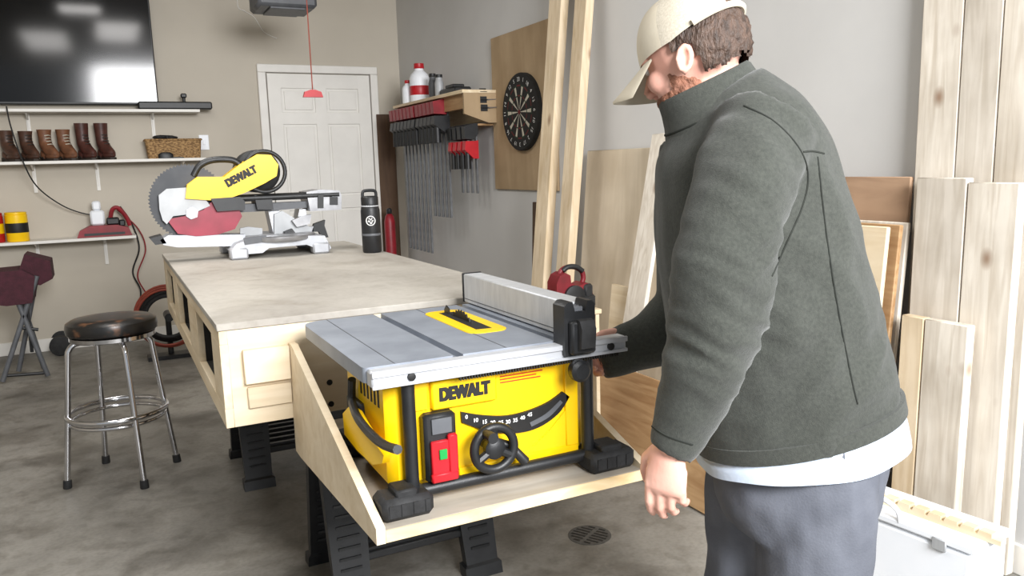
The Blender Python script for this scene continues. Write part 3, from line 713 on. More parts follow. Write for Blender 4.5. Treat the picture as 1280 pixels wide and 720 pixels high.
rl=b.build('front_rail',K['alul'],ts)
b=B()
for i in range(62): x=.58+i*.006; b.box((x,ry0-.004,.918),(x+.003,ry0+.006,.925))
b.build('rack_teeth',K['ink'],rl)
for x in(.482,.93): B().lathe([(.008,0),(.008,.005),(.004,.006)],frame((x,ry0,.94),(0,-1,0)),12).build('rail_bolt',K['ink'],rl)
hx0,hx1=.445,.895; hyf=1.447
b=B(); b.box((hx0,hyf,.695),(hx1,1.74,.932),.018)
hs=b.build('housing',K['yellow'],ts)
yf=hyf-.001
b=B(); b.box((.59,yf-.005,.698),(.874,yf+.004,.722),.004); b.box((.842,yf-.006,.72),(.874,yf+.004,.92),.005); b.box((.50,yf-.004,.855),(.53,yf+.004,.925),.004); b.prism([(.60,.72),(.74,.72),(.80,.76),(.842,.80),(.842,.722),(.82,.70),(.60,.70)],yf-.003,yf+.004,'y'); b.build('moulded_panel',K['yellow'],hs)
b=B()
for i in range(6): b.box((hx0-.0012,1.49+i*.024,.86),(hx0+.002,1.50+i*.024,.905))
b.build('vent_slots',K['ink'],hs)
b=B(); b.box((hx0-.012,1.60,.72),(hx0+.01,1.70,.84),.008); b.build('side_cover',K['black'],hs)
b=B(); b.box((.50,1.741,.72),(.86,1.80,.928),.01); b.build('motor_cover',K['black'],ts)
for x in(.483,.887):
    for y in(1.425,1.81): B().cyl((x,y,.70),(x,y,.932),.0135,None,14).build('cage_post',K['black'],ts)
b=B()
for x in(.483,.887): b.tube([(x,1.425,.7),(x,1.81,.7)],.013,12)
for y in(1.425,1.81): b.tube([(.483,y,.7),(.887,y,.7)],.013,12)
b.build('cage_base',K['black'],ts)
for (xa,xb) in((.406,.51),(.868,.98)):
    for ya in(1.375,1.75):
        b=B(); b.box((xa,ya,tz+.001),(xb,ya+.075,tz+.046),.012); b.box((xa+.03,ya+.01,tz+.04),(xb-.03,ya+.065,tz+.058),.008)
        for i in range(4): b.box((xa+.012+i*.024,ya-.002,tz+.012),(xa+.022+i*.024,ya+.002,tz+.036))
        b.build('foot',K['rubber'],ts)
B().box((.535,yf-.012,.853),(.677,yf+.004,.912),.006).build('badge_plate',K['yellow'],hs)
B().logo(FRONT((.606,yf-.0122,.884)),.112,.029).build('lettering',K['ink'],hs,flatn=True)
b=B()
for i in range(4): b.box((.69,yf-.0006,.903-i*.0065),(.69+(.09,.1,.085,.095)[i],yf,.9055-i*.0065))
b.build('warning_print',K['rprint'],hs)
b=B(); b.box((.692,yf-.0006,.909),(.72,yf,.917)); b.build('warning_header',K['rprint'],hs)
def fp(px,py,y=hyf): q=hy(px,py,y); return (q.x,q.z)
def spl2(P,k=6): return [p for p in cr(P,k)]
up=spl2([(575,514),(600,518),(630,519),(658,513),(684,502),(702,489)])
lo_=spl2([(710,495),(697,515),(674,532),(646,540),(610,538),(576,527)])
poly=[fp(*p) for p in up+lo_]
B().prism(poly,yf-.006,yf+.002,'y').build('bevel_scale',K['ink'],hs)
b=B()
for t_,(x,y) in zip(['0','10','15','20','25','30','35','40','45'],[(583,521),(595,525),(606,527),(616,528),(626,528),(635,527),(644,525),(653,522),(662,518)]):
    q=fp(x,y,yf-.006); b.text(t_,FRONT((q[0],yf-.0062,q[1])),h=.0085,bold=.02)
b.build('scale_numbers',K['wprint'],hs,flatn=True)
inner=[fp(*p) for p in spl2([(660,527),(680,516),(698,499)],5)+spl2([(701,502),(684,520),(662,532)],5)]
B().prism(inner,yf-.0075,yf-.006,'y').build('bevel_slot',K['grey'],hs)
# switch
b=B(); b.box((.51,yf-.03,.713),(.578,yf,.852),.008); sw_=b.build('switch_box',K['black'],ts)
b=B(); b.box((.519,yf-.04,.724),(.571,yf-.0305,.80),.007); b.box((.517,yf-.044,.716),(.573,yf-.031,.735),.006); b.box((.554,yf-.043,.73),(.574,yf-.03,.81),.005); b.build('stop_paddle',K['red'],sw_)
B().box((.534,yf-.0445,.763),(.550,yf-.0405,.783),.002).build('start_button',K['green'],sw_)
B().box((.524,yf-.034,.812),(.566,yf-.0302,.843),.003).build('switch_label',K['grey'],sw_)
# hand wheel
wc=V((.648,1.395,.768)); 
b=B(); b.torus(wc,.044,.0095,(0,-1,0),40,10)
for a in(90,210,330): 
    q=wc+V((.044*cos(rad(a)),0,.044*sin(rad(a)))); b.tube([wc,q],.009,8)
b.lathe([(.02,-.012),(.022,-.008),(.022,.006),(.014,.012)],frame(wc,(0,-1,0)),18); b.cyl(wc,wc+V((0,.055,0)),.012)
hw=b.build('hand_wheel',K['black'],ts)
q=wc+V((-.02,-.006,.036)); B().cyl(q,q+V((0,-.035,0)),.0095,.011,14).build('crank_knob',K['black'],hw)
b=B(); p0=V((.69,1.41,.762)); b.tube([wc+V((.02,.03,0)),p0,V((.722,1.405,.722))],[.009,.009,.011],10); b.build('bevel_lever',K['black'],ts)
# side storage on the left of the saw
def sp2(px,py,x=.428): q=hx(px,py,x); return (q.y,q.z)
def sp(px,py,x=.428): q=hx(px,py,x); return (x,q.y,q.z)
B().prism([sp2(*p) for p in[(434,516),(441,508),(450,514),(460,532),(474,552),(486,568),(484,578),(472,580),(452,562),(436,542)]],.418,.4325,'x').build('push_stick',K['yellow'],ts)
b=B(); b.tube(cr([sp(440,474,.432),sp(440,500,.432),sp(446,520,.416),sp(462,541,.414),sp(480,556,.414),sp(497,562,.414)],5),.009,8); b.build('side_bracket',K['black'],ts)
# rip fence
b=B(); b.box((.847,1.43,bz+.002),(.90,1.985,bz+.079),.003); rf=b.build('rip_fence',K['aluf'],ts)
b=B()
for z in(.012,): b.box((.8465,1.44,bz+z),(.847,1.98,bz+z+.002))
b.build('fence_groove',K['grey'],rf)
B().box((.845,1.985,bz+.002),(.902,1.992,bz+.081),.002).build('end_cap',K['black'],rf)
b=B(); prof=[(.812,.936),(.880,.936),(.884,.95),(.884,1.04),(.876,1.048),(.866,1.048),(.86,1.026),(.836,1.026),(.83,1.048),(.82,1.048),(.81,1.04),(.81,.95)]
b.prism(prof,1.384,1.43,'y'); b.box((.818,1.366,.94),(.876,1.386,1.01),.008)
fh=b.build('fence_head',K['black'],ts)
B().prism([(1.366,.95),(1.352,.955),(1.348,.995),(1.356,1.012),(1.37,1.014),(1.376,.995)],.83,.864,'x').build('clamp_lever',K['rubber'],fh)
b=B()
for i in range(3): b.box((.838,1.39+i*.013,1.026),(.858,1.397+i*.013,1.036),.001)
b.build('ridge',K['grey'],fh)
B().lathe([(.02,0),(.023,.006),(.023,.022),(.016,.028)],frame((.842,1.395,.903),(0,-1,0)),20).build('rack_knob',K['black'],ts)
# ------------------------------------------------------------------ mitre saw
MY=3.72
ms=thing('miter_saw','yellow sliding miter saw at the far end of the workbench','miter saw',(.68,MY,bz))
def mp_(px,py): q=hy(px,py,MY-.06); return (q.x,q.z)
def sil(pts,y0,y1,name,mat,par=None):
    return B().prism([mp_(*p) for p in pts],y0,y1,'y').build(name,mat,par or ms,30)
b=B(); b.prism([mp_(*p) for p in[(284,312),(292,303),(306,298),(330,293),(400,293),(408,308),(404,312),(388,308),(378,304),(332,308),(324,314),(300,316)]],MY-.15,MY+.2,'y')
xa=mp_(284,316)[0]; xb=mp_(405,316)[0]
for x in(xa,xb-.07):
    for y in(MY-.16,MY+.16): b.box((x,y,bz+.0005),(x+.075,y+.06,bz+.05),.008)
b.build('base',K['alub'],ms)
q0=mp_(350,296)
B().lathe([(.155,0),(.16,.006),(.16,.02),(.15,.024)],Matrix.Translation((q0[0],MY-.03,q0[1]-.012)),40).build('turntable',K['steel'],ms)
sil([(200,300),(210,294),(306,293),(306,307),(222,309),(204,306)],MY-.07,MY+.05,'table_arm',K['alub'])
sil([(187,298),(202,294),(208,304),(194,306)],MY-.07,MY+.04,'miter_handle',K['black'])
sil([(300,296),(328,292),(328,300),(302,304)],MY-.158,MY-.15,'scale_strip',K['grey'])
bc=V((mp_(236,252)[0],MY-.05,mp_(236,252)[1])); n=64; poly=[]
for i in range(n):
    a=2*pi*i/n; poly+=[(bc.x+.158*cos(a),bc.z+.158*sin(a)),(bc.x+.150*cos(a+.06),bc.z+.150*sin(a+.06))]
B().prism(poly,bc.y-.002,bc.y+.002,'y').build('blade',K['bladeg'],ms)
sil([(208,274),(230,270),(254,262),(268,248),(296,256),(302,270),(293,286),(272,293),(245,295),(222,292)],bc.y-.026,bc.y-.006,'lower_guard',K['redg'])
sil([(198,244),(208,236),(238,234),(252,243),(262,257),(240,267),(216,270),(208,280),(203,275),(199,262)],bc.y-.03,bc.y-.008,'guard_cover',K['alu'])
sil([(232,262),(240,258),(247,263),(246,271),(238,274),(232,270)],bc.y-.036,bc.y-.03,'arbor_bolt',K['steel'])
sil([(231,248),(233,231),(246,221),(279,221),(298,206),(320,193),(337,194),(346,206),(344,220),(329,229),(304,241),(287,247),(262,250)],bc.y-.045,bc.y+.04,'motor_arm',K['yellow'])
q=mp_(300,220)
a=math.atan2(mp_(315,213)[1]-mp_(286,228)[1],mp_(315,213)[0]-mp_(286,228)[0])
B().logo(FRONT((q[0],bc.y-.0455,q[1]))@Matrix.Rotation(a,4,'Z'),.145,.036).build('lettering',K['ink'],ms,flatn=True)
b=B(); P=[mp_(*p) for p in[(242,220),(250,207),(266,200),(290,200),(302,207)]]; b.tube(cr([(x,bc.y,z) for x,z in P],5),.014,10); b.build('grip_handle',K['black'],ms)
q=mp_(326,214); b=B(); b.lathe([(.075,0),(.095,.01),(.095,.13),(.07,.17),(.03,.18)],frame((q[0],bc.y+.04,q[1]),(0,1,0)),28); b.build('motor',K['black'],ms)
B().torus((q[0]+.014,bc.y-.02,q[1]-.002),.088,.009,(0,1,0)).build('motor_ring',K['black'],ms)
sil([(262,248),(292,246),(300,262),(270,264)],bc.y-.05,bc.y+.04,'pivot_block',K['black'])
b=B()
for dy in(-.05,.06):
    p=mp_(262,250);r=mp_(424,243); b.tube([(p[0],MY+dy,p[1]),(r[0],MY+dy,r[1])],.014,12)
b.build('slide_rail',K['black'],ms)
b=B(); b.prism([mp_(*p) for p in[(262,246),(300,246),(306,252),(306,262),(290,266),(270,260)]],MY-.07,MY+.07,'y'); b.prism([mp_(*p) for p in[(318,244),(340,248),(342,262),(322,262)]],MY-.06,MY+.07,'y'); b.build('slide_carriage',K['black'],ms)
sil([(300,256),(386,252),(386,260),(340,264),(302,266)],MY-.02,MY+.05,'lower_rail',K['grey'])
sil([(383,240),(400,237),(424,238),(427,244),(427,262),(388,264)],MY-.06,MY+.1,'rail_clamp',K['steel'])
sil([(397,243),(404,243),(404,260),(397,260)],MY-.068,MY-.06,'clamp_knob',K['black'])
sil([(412,246),(422,246),(422,256),(412,256)],MY-.066,MY-.06,'rail_end',K['black'])
sil([(338,262),(352,262),(356,286),(362,292),(374,284),(378,262),(386,262),(390,298),(346,298)],MY+.0,MY+.1,'support_column',K['alul'])
b=B(); 
for x0_,x1_ in((302,330),(345,392)): b.prism([mp_(*p) for p in[(x0_,268 if x0_>320 else 286),(x0_+10,264 if x0_>320 else 284),(x1_,286),(x1_,297),(x0_,297)]],MY-.02,MY-.005,'y')
b.build('fence',K['alu'],ms)
sil([(366,276),(378,270),(390,268),(388,280),(372,284)],MY-.05,MY-.021,'fence_knob',K['steel'])
sil([(356,290),(366,286),(372,294),(360,298)],MY-.05,MY-.021,'detent_lever',K['black'])
sil([(398,281),(412,276),(411,283),(416,298),(408,299),(404,291),(395,291)],MY+.02,MY+.05,'lock_lever',K['black'])
sil([(386,285),(397,284),(397,292),(388,296)],MY+.02,MY+.05,'lever_mount',K['steel'])
# thermos
BX,BY=1.038,3.45
bt=thing('insulated_bottle','tall black insulated bottle with a white emblem on the bench','bottle',(BX,BY,bz+.001)); m=Matrix.Translation((BX,BY,bz+.001))
B(m).lathe([(.038,0),(.042,.006),(.042,.185),(.039,.2),(.035,.207)]).build('body',K['black'],bt)
B(m).lathe([(.035,.2075),(.038,.21),(.038,.243),(.034,.248),(.03,.249)]).build('lid',K['black'],bt)
B(m).tube(cr([(-.03,0,.24),(-.03,0,.262),(-.02,0,.272),(.02,0,.272),(.03,0,.262),(.03,0,.24)],4),.007,8).build('carry_loop',K['black'],bt)
B(m).lathe([(.0392,.203),(.0396,.204),(.0396,.207),(.0385,.208)]).build('silver_band',K['alul'],bt)
b=B(m); th=lambda a:V((.0428*cos(a),.0428*sin(a),0)); a0=math.atan2(-BY,-BX)
ring=[]
for i in range(24):
    a=2*pi*i/24; ring.append(th(a0+.46*cos(a))+V((0,0,.142+.02*sin(a))))
b.tube(ring,.0022,6,True)
b.tube([th(a0-.28+.07*i)+V((0,0,.136+.008*sin(i*1.1))) for i in range(9)],.0022,6)
b.tube([th(a0-.2+.06*i)+V((0,0,.149+.005*sin(i*1.3))) for i in range(7)],.0018,6)
b.build('emblem',K['wprint'],bt)
B(m).lathe([(.0423,.075),(.0427,.076),(.0427,.084),(.0423,.085)]).build('lettering_band',K['grey'],bt)
# red tool on a stand
stx,sty=1.71,2.88
stt=thing('tool_stand','plain plywood stand behind the saw carrying the red power tool','stand',(stx,sty,0))
B().box((stx-.1,sty-.1,.70),(stx+.1,sty+.1,.72),.002).build('top',K['ply'],stt)
for s in(-1,1): B().box((stx+s*.085-.009,sty-.09,0.001),(stx+s*.085+.009,sty+.09,.6995),.002).build('side',K['ply'],stt)
pt=thing('power_tool','red and black cordless tool with loop handle behind the fence','power tool',(stx,sty,.721))
def tl(px,py): q=hy(px,py,sty); return (q.x,max(q.z,.7215))
b=B(); b.prism([tl(*p) for p in[(690,376),(690,354),(694,344),(701,340),(707,343),(708,353),(718,356),(726,352),(732,354),(735,366),(733,388),(693,388)]],sty-.04,sty+.04,'y'); b.build('body',K['vred'],pt)
b=B(); P=[tl(*p) for p in[(698,348),(701,339),(709,334),(719,334),(727,339),(729,347),(727,355)]]; b.tube(cr([(x,sty,z) for x,z in P],5),.011,10); b.build('loop_handle',K['vred'],pt)
b=B(); P=[tl(*p) for p in[(702,339),(709,334),(719,334),(727,339)]]; b.tube(cr([(x,sty-.008,z+.002) for x,z in P],5),.011,10); b.build('grip_pad',K['black'],pt)
b=B(); x0_,z0_=tl(692,388); x1_,_=tl(737,388); b.box((x0_,sty-.055,.7215),(x1_,sty+.055,.775),.008); q=tl(711,369); b.lathe([(.048,0),(.048,.014),(.03,.018)],frame((q[0],sty-.041,q[1]),(0,-1,0)),24); q=tl(732,363); b.box((q[0]-.035,sty-.05,q[1]-.03),(q[0]+.01,sty+.05,q[1]+.035),.01); b.build('battery_base',K['black'],pt)
# floor drain
c=hz(737,669,0)
fd=thing('floor_drain','small dark slotted drain grate set in the concrete floor','drain',(c.x,c.y,0))
Mdr=Matrix.Translation((c.x,c.y,.0002))
B(Mdr).lathe([(.078,0),(.078,.0012),(.072,.0016),(.002,.0016)],None,36).build('grate',K['grate'],fd)
b=B(Mdr@Matrix.Rotation(rad(30),4,'Z'))
for i in range(7):
    x=(i-3)*.019; l=math.sqrt(.066**2-x*x)
    b.box((x-.005,-l,.0016),(x+.005,-.008,.0021)); b.box((x-.005,.008,.0016),(x+.005,l,.0021))
b.build('slots',K['ink'],fd)
# ------------------------------------------------------------------ person
T0=1.58
def pp(px,py,dT=0): d=ray(px,py); return CAM+d*((T0+dT)/d.dot(Fh))
PX=1.0e-3
def limb(bo,pts,n=28,k=5,ref=None,wave=0):
    ref=ref or Fh; Q=cr(pts,k); C=[pp(q[0],q[1],q[2]) for q in Q]; rings=[]
    for i,q in enumerate(Q):
        t=(C[min(i+1,len(C)-1)]-C[max(i-1,0)]).normalized(); bb_=(ref-t*ref.dot(t)).normalized(); a=t.cross(bb_)
        ra=q[3]*PX*(T0+q[2]); rb=q[4]; rings.append([])
        for j in range(n):
            th_=2*pi*j/n; w_=1+wave*(sin(5*th_+.7)+.6*sin(9*th_+i*.1))*i/len(Q)
            rings[-1].append(C[i]+a*ra*w_*cos(th_)+bb_*rb*w_*sin(th_)+t*(wave*1.1*sin(4*th_+1.2)*i/len(Q)*.2))
    bo.loft(rings); return rings
person=thing('person','man in dark olive fleece, beige cap and grey trousers reaching to the saw','person',(1.2,1.15,0))
torso=[(997,532,0,132,.165),(989,496,0,131,.168),(974,440,0,130,.17),(950,350,0,126,.175),(937,270,0,119,.182),(927,205,0,107,.19),(918,164,0,93,.172),(906,134,0,74,.125),(896,114,0,60,.085)]
armN=[(955,160,-.12,65,.086),(936,215,-.18,65,.082),(918,270,-.205,62,.077),(904,340,-.215,58,.071),(897,408,-.21,55,.067),(872,486,-.19,46,.056),(848,544,-.18,37,.043),(838,564,-.175,32,.037)]
armF=[(880,185,.17,54,.08),(866,300,.26,48,.075),(868,380,.32,46,.07),(826,416,.30,40,.06),(782,436,.285,33,.048),(748,450,.275,27,.04)]
j=B(); limb(j,torso); limb(j,armN); limb(j,armF)
elb=pp(897,415,-.22); shd=pp(950,200,-.2); low=pp(1010,480,-.1); arm_=pp(908,300,-.28); bkp=pp(1020,330,-.1)
def ridge(v): return 1-abs(mnoise.noise(v))*2
def wr(c):
    f=mnoise.noise(c*7+V((3,1,7)))*.008+mnoise.noise(V((c.x*16,c.y*16,c.z*6)))*.006
    w_=math.exp(-((c-elb).length/.14)**2)
    f+=w_*ridge(V((c.x*9,c.y*9,c.z*26+c.x*16)))*.011
    w_=math.exp(-((c-arm_).length/.13)**2)
    f+=w_*ridge(V((c.x*8,c.y*8,c.z*15-c.x*10)))*.008
    w_=math.exp(-((c-shd).length/.14)**2)
    f+=w_*mnoise.noise(V((c.x*24+c.z*18,c.y*10,c.z*12)))*.010
    w_=math.exp(-((c-low).length/.22)**2)
    f+=w_*ridge(V((c.x*7,c.y*7,c.z*14-c.x*9)))*.009
    w_=math.exp(-((c-bkp).length/.2)**2)
    f+=w_*ridge(V((c.x*9+c.z*6,c.y*9,c.z*5)))*.007
    return f
jacket=fuse(j,.009,4,'jacket',K['jacket'],person,wr)
def shrink(pts,s): return [(p[0],p[1],p[2],p[3]*s,p[4]*s) for p in pts]
bd=B(); limb(bd,shrink([(1002,570,0,125,.165)]+torso[:-2],.84)); limb(bd,shrink(armN,.70)); limb(bd,shrink(armF,.68))
HC=pp(868,70,.0)
yw=rad(38);ptc=rad(20)
f0=-R0*cos(yw)+Fh*sin(yw); hf=f0*cos(ptc)-V((0,0,1))*sin(ptc); hu=V((0,0,1))*cos(ptc)+f0*sin(ptc); hl=hu.cross(hf)
MH=Matrix.Identity(4)
for i in range(3): MH[i][0]=hf[i];MH[i][1]=hl[i];MH[i][2]=hu[i];MH[i][3]=HC[i]
bd.ell((0,0,.02),(.098,.077,.098),MH); bd.ell((.032,0,-.05),(.06,.06,.07),MH); bd.ell((.058,0,-.098),(.03,.035,.026),MH)
bd.tube([(.088,0,.012),(.104,0,-.012),(.112,0,-.03)],[.009,.011,.013],10,M=MH); bd.ell((.104,.012,-.034),(.011,.009,.009),MH); bd.ell((.104,-.012,-.034),(.011,.009,.009),MH)
bd.ell((.082,0,-.066),(.013,.025,.006),MH); bd.ell((.081,0,-.077),(.012,.021,.006),MH)
for s in(-1,1):
    bd.ell((.075,s*.032,.022),(.018,.024,.01),MH); bd.ell((.066,s*.04,-.025),(.024,.022,.024),MH)
    Me=MH@Matrix.Translation((-.012,s*.077,-.018))@Matrix.Rotation(s*.3,4,'Z')@Matrix.Rotation(-.2,4,'Y')
    bd.tube([(.012*cos(a)-.002*sin(a),s*.004,.022*sin(a)) for a in[2*pi*i/18 for i in range(18)]],.0052,8,True,Me)
    bd.ell((-.001,-s*.004,-.003),(.011,.006,.02),Me); bd.ell((.003,0,-.023),(.006,.005,.007),Me)
nb=pp(905,160,0); P=[nb,nb.lerp(HC+hu*-.06+hf*-.02,.5),HC+hu*-.05-hf*.015]; bd.tube(P,[.07,.058,.058],20)
def hand(bo,W,d,s,n,curl,thumb,ts_=-.75,lens=(.042,.028,.021)):
    """d: towards fingers, s: index->little finger, n: palm normal the fingers curl to"""
    d=d.normalized();s=(s-d*s.dot(d)).normalized();n=(n-d*n.dot(d)-s*n.dot(s)).normalized()
    rings=[]
    for t,w,th_ in((-.04,.026,.021),(0,.026,.019),(.03,.034,.019),(.065,.04,.016),(.09,.039,.013),(.1,.032,.008)):
        c=W+d*t; rings.append([c+s*w*cos(2*pi*k_/20)+n*th_*sin(2*pi*k_/20) for k_ in range(20)])
    bo.loft(rings)
    for i,(ls,ofs) in enumerate(((.95,0),(1.06,.005),(1.0,.002),(.8,-.008))):
        p=W+d*(.086+ofs)+s*((i-1.5)*.0205); a=curl[i]*.5; path=[p-d*.03,p]; r=[.009,.0095]
        for q in range(3):
            dr_=d*cos(a)+n*sin(a); p=p+dr_*lens[q]*ls; path.append(p); r.append((.009,.0082,.0064)[q]); a+=curl[i]*(.9,.7,.5)[q]
        bo.tube(path,r,10); bo.ell(tuple(p),(.0063,)*3,None,10,6)
    t0=W+d*.022-s*.022+n*.004; t1=t0+(d*.6+s*ts_+n*.35).normalized()*.036; t2=t1+(d*thumb-s*.2+n*.4).normalized()*.031; t3=t2+(d*thumb+s*.05+n*.45).normalized()*.024
    bo.tube([t0,t1,t2,t3],[.016,.0122,.0105,.0078],10); bo.ell(tuple(t3),(.0076,)*3,None,10,6)
WN=pp(836,553,-.175)
hand(bd,WN,V((0,0,-1))-R0*.08,R0*.85-Fh*.5,Fh*.85+R0*.5,(.4,.52,.62,.72),1.1,-.6,(.041,.027,.020))
WF=pp(792,432,.29)
hand(bd,WF,-R0*.9-V((0,0,1))*.2-Fh*.08,V((0,0,-1)),-Fh,(1.0,1.05,1.1,1.1),.9)
hipN=pp(1022,590,-.06); hipF=pp(948,605,.10)
fN=V((hipN.x,hipN.y,0))+R0*-.01; fF=V((hipF.x,hipF.y,0))-R0*.02
def legtube(bo,hip,ft,sc):
    P=cr([(*(hip+V((0,0,.1))),.10*sc),(*hip,.116*sc),(*(hip.lerp(ft,.28)),.108*sc),(*(hip.lerp(ft,.5)-R0*.02),.09*sc),(*(hip.lerp(ft,.75)-R0*.0),.08*sc),(*(ft+V((0,0,.1))),.07*sc)],5)
    bo.tube([p[:3] for p in P],[p[3] for p in P],24)
for h_,f_ in((hipN,fN),(hipF,fF)):
    legtube(bd,h_,f_,.75); 
    bd.tube([f_+V((0,0,.12)),f_+V((0,0,.06)),f_-R0*.08+V((0,0,.045)),f_-R0*.15+V((0,0,.04))],[.045,.045,.04,.03],14)
body=fuse(bd,.0038,2,'body',K['skin'],person)
t=B(); limb(t,[(1002,510,0,104,.138),(1000,560,0,110,.143),(994,610,.0,107,.153),(988,645,.01,88,.14)])
for h_,f_ in((hipN,fN),(hipF,fF)): legtube(t,h_,f_,1.0)
trs=fuse(t,.010,2,'trousers',K['pants'],person,lambda c:mnoise.noise(V((c.x*12,c.y*12,c.z*5)))*.007+mnoise.noise(V((c.x*25,c.y*25,c.z*16+c.x*12)))*.005)
sh=B(); limb(sh,[(980,470,0,112,.15),(993,515,0,127,.162),(1000,540,0,133,.171),(1003,561,0,136,.178)],96,4,None,.018)
sh.build('shirt',K['shirt'],person,60)
for f_ in(fN,fF):
    b=B(); rings=[]
    for tt_,hw_,hh in((.09,.035,.07),(.05,.045,.1),(0,.048,.1),(-.08,.05,.075),(-.15,.046,.055),(-.19,.03,.035)):
        c=f_+R0*tt_; rings.append([c+Fh*hw_*cos(2*pi*k_/16)+V((0,0,max(.002,hh/2+hh/2*sin(2*pi*k_/16)))) for k_ in range(16)])
    b.loft(rings); b.build('shoe',K['leather1'],person)
# collar
rg=B()
def ring_at(px,py,dT,ra,rb,ax,n=36):
    C=pp(px,py,dT); t_=ax.normalized(); bb_=(Fh-t_*Fh.dot(t_)).normalized(); a=t_.cross(bb_)
    return [C+a*ra*cos(2*pi*j_/n)+bb_*rb*sin(2*pi*j_/n) for j_ in range(n)]
ax=pp(872,95,0)-pp(896,150,0)
k_=PX*T0
rings=[ring_at(902,146,0,74*k_,.108,ax),ring_at(893,132,0,66*k_,.092,ax),ring_at(886,118,0,62*k_,.085,ax),ring_at(880,106,0,60*k_,.081,ax),ring_at(878,102,0,57*k_,.077,ax),ring_at(879,104,0,53*k_,.072,ax),ring_at(887,120,0,53*k_,.072,ax),ring_at(895,136,0,53*k_,.08,ax)]
rg.loft(rings,True); col_=rg.build('collar',K['jacket'],jacket,80)
b=B(); rr_=ring_at(897,138,0,69.5*k_,.0985,ax,48); b.tube(rr_,.0022,6,True); b.build('collar_seam',K['jackd'],jacket)
ax2=pp(989,496,0)-pp(997,532,0)
rings=[ring_at(998,534,0,130*k_,.162,ax2,56),ring_at(998,533,0,135*k_,.172,ax2,56),ring_at(994,515,0,135*k_,.174,ax2,56),ring_at(994,514,0,130*k_,.166,ax2,56)]
B().loft(rings,False,True).build('hem_band',K['jacket'],jacket,70)
# seams traced on the fleece
def bvh(o):
    bm=bmesh.new(); bm.from_mesh(o.data); bmesh.ops.translate(bm,verts=bm.verts,vec=MW[o]); bv=BVHTree.FromBMesh(bm); bm.free(); return bv
def seam(bv,par,mat,pts,name='seam',r=.0018):
    P=[]
    for x,y in cr(pts,7):
        h_=bv.ray_cast(CAM,ray(x,y).normalized())
        if h_[0] is not None: P.append(h_[0])
    if len(P)>3: B().tube(P,r,6).build(name,mat,par)
bj=bvh(jacket)
seam(bj,jacket,K['jackd'],[(930,132),(968,152),(1000,187),(1010,222),(1003,258),(985,300),(965,345)])
seam(bj,jacket,K['jackd'],[(1022,196),(1034,300),(1050,400),(1066,480),(1072,505)])
seam(bj,jacket,K['jackd'],[(1004,190),(1016,189),(1030,192)])
seam(bj,jacket,K['jackd'],[(806,526),(832,544),(866,556)],'cuff_seam')
# eyes hair beard cap
for s in(-1,1): B(MH).ell((.083,s*.031,.008),(.011,.0115,.0115)).build('eye',K['eye'],body)
def shell(rx,ry,rz,c,keep,mat,name,par,nz_=.0,nu=96,nv=64,f_=60,fz=1.0):
    vs=[];ix={};fs=[]
    for i in range(nv+1):
        a=-pi/2+pi*i/nv
        for jn in range(nu):
            t_=2*pi*jn/nu; p=V((c[0]+rx*cos(a)*cos(t_),c[1]+ry*cos(a)*sin(t_),c[2]+rz*sin(a)))
            if nz_:
                pz=V((p.x*f_,p.y*f_,p.z*f_*fz)); p+= (p-V(c)).normalized()*(mnoise.noise(pz)*nz_+mnoise.noise(pz*2.2)*nz_*.5)
            ix[i,jn]=len(vs); vs.append(p)
    for i in range(nv):
        for jn in range(nu):
            q=[ix[i,jn],ix[i,(jn+1)%nu],ix[i+1,(jn+1)%nu],ix[i+1,jn]]
            m_=sum((vs[k2] for k2 in q),V())/4
            if keep(m_): fs.append(q)
    b=B(MH); b.add(vs,fs); return b.build(name,mat,par,80)
shell(.106,.082,.104,(-.007,0,.012),lambda m:(m.x<.004 and m.z>-.066-.25*m.x+.008*mnoise.noise(m*90)) and not(m.x>-.036 and m.z<.004 and abs(m.y)>.05) or (m.z>.03 and m.x<.05),K['hair'],'hair',body,.006,f_=130,fz=.5)
shell(.064,.0635,.074,(.032,0,-.053),lambda m:m.z<-.058 or (m.z<-.026 and m.x<.035),K['beard'],'beard',body,.005,f_=90)
cz0=.02
b=B(MH); rings=[]
for i in range(25):
    a=(pi/2)*i/24*.985; k2=cos(a)**.85
    rings.append([((.108*k2)*cos(2*pi*q/64)-.002,(.089*k2)*sin(2*pi*q/64),cz0+(-.004 if cos(2*pi*q/64)>0 else -.026)*cos(2*pi*q/64)*(1-i/24)+.104*sin(a)+.008*sin(2*a)*cos(2*pi*q/64)) for q in range(64)])
b.loft(rings,False)
Mi=MH.inverted(); nf=[];nm=[]
for f in b.f:
    lc=Mi@(sum((b.v[k2] for k2 in f),V())/len(f))
    if lc.x<-.05 and (lc.y/.036)**2+((lc.z-cz0-.026)/.034)**2<1: continue
    nf.append(f); nm.append(1 if lc.x<.015 else 0)
b.f=nf; b.m=nm
cap=b.build('cap',[K['cap'],K['mesh']],person,60)
b=B(MH); nA,nR=22,8; vs=[];fs=[]
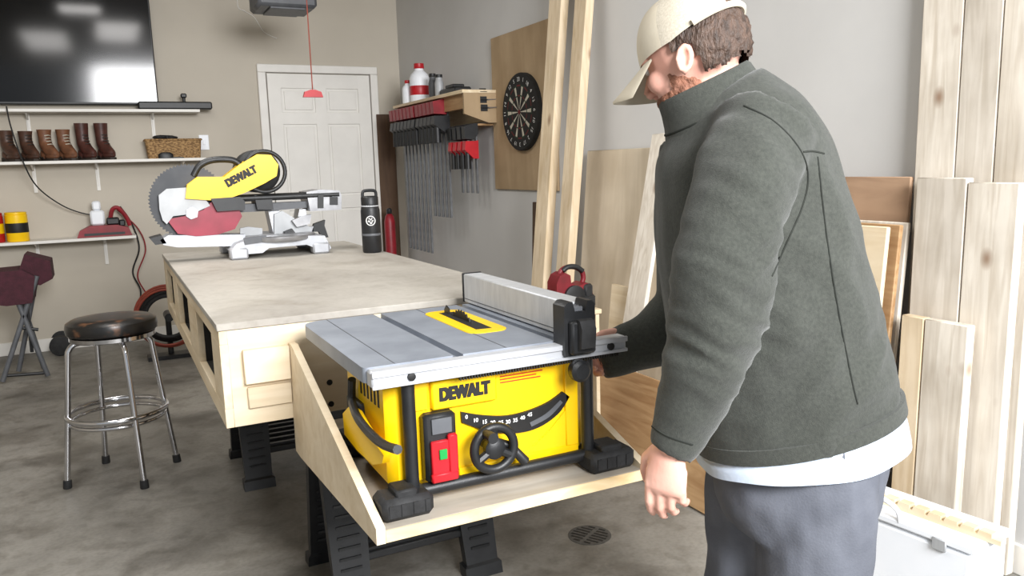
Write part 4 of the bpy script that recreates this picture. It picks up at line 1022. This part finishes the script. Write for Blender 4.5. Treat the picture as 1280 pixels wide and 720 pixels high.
for layer in(0,1):
    for r_ in range(nR+1):
        for a_ in range(nA+1):
            an=rad(-60+120*a_/nA); u_=r_/nR
            x=.104*cos(an)+u_*.086*cos(an*.8)**.8; y=.085*sin(an)*(1-u_*.04)
            z=cz0-.002-u_*.030-.022*(sin(an)**2)*(.3+u_)-layer*.004
            vs.append((x,y,z))
w_=nA+1; off=(nR+1)*w_
for r_ in range(nR):
    for a_ in range(nA):
        q=r_*w_+a_; fs.append((q,q+1,q+w_+1,q+w_)); fs.append((off+q,off+q+w_,off+q+w_+1,off+q+1))
for a_ in range(nA): q=nR*w_+a_; fs.append((q,q+1,off+q+1,off+q)); fs.append((a_+1,a_,off+a_,off+a_+1))
for r_ in range(nR):
    for a_ in(0,nA): q=r_*w_+a_; fs.append((q,q+w_,off+q+w_,off+q))
b.add(vs,fs); b.build('brim',K['cap'],cap,50)
B(MH).ell((-.002,0,cz0+.104),(.009,.009,.005)).build('button',K['cap'],cap)
b=B(MH); b.tube([(.110*cos(a)-.002,.091*sin(a),cz0+.002-.026*cos(a)) for a in[rad(115+130*i/20) for i in range(21)]],.006,8); b.build('snap_strap',K['cap'],cap)
# ------------------------------------------------------------------ light
w=bpy.data.worlds.new('world'); scene.world=w; w.use_nodes=True; bg=w.node_tree.nodes['Background']; bg.inputs[0].default_value=(.88,.94,1,1); bg.inputs[1].default_value=.58
def area(name,loc,tgt,sx_,sy_,e,col):
    l=bpy.data.lights.new(name,'AREA'); l.shape='RECTANGLE'; l.size=sx_; l.size_y=sy_; l.energy=e; l.color=col
    o=bpy.data.objects.new(name,l); COL.objects.link(o); o.location=loc; o.rotation_euler=(V(tgt)-V(loc)).to_track_quat('-Z','Y').to_euler()
area('daylight',(1.0,-1.9,2.6),(.9,4,.7),2.0,1.3,420,(.985,.99,1))
area('tv_reflection_lamp',(.30,3.6,2.93),(.30,3.6,0),.42,1.3,24,(1,.98,.95))  # three unseen area lamps, added to give the television screen bright reflections
area('tv_reflection_lamp',(-.45,2.7,2.93),(-.45,2.7,0),.45,1.5,24,(1,.98,.95))
area('tv_reflection_lamp',(-.05,4.9,2.93),(-.05,4.9,0),.35,.4,7,(1,.98,.95))
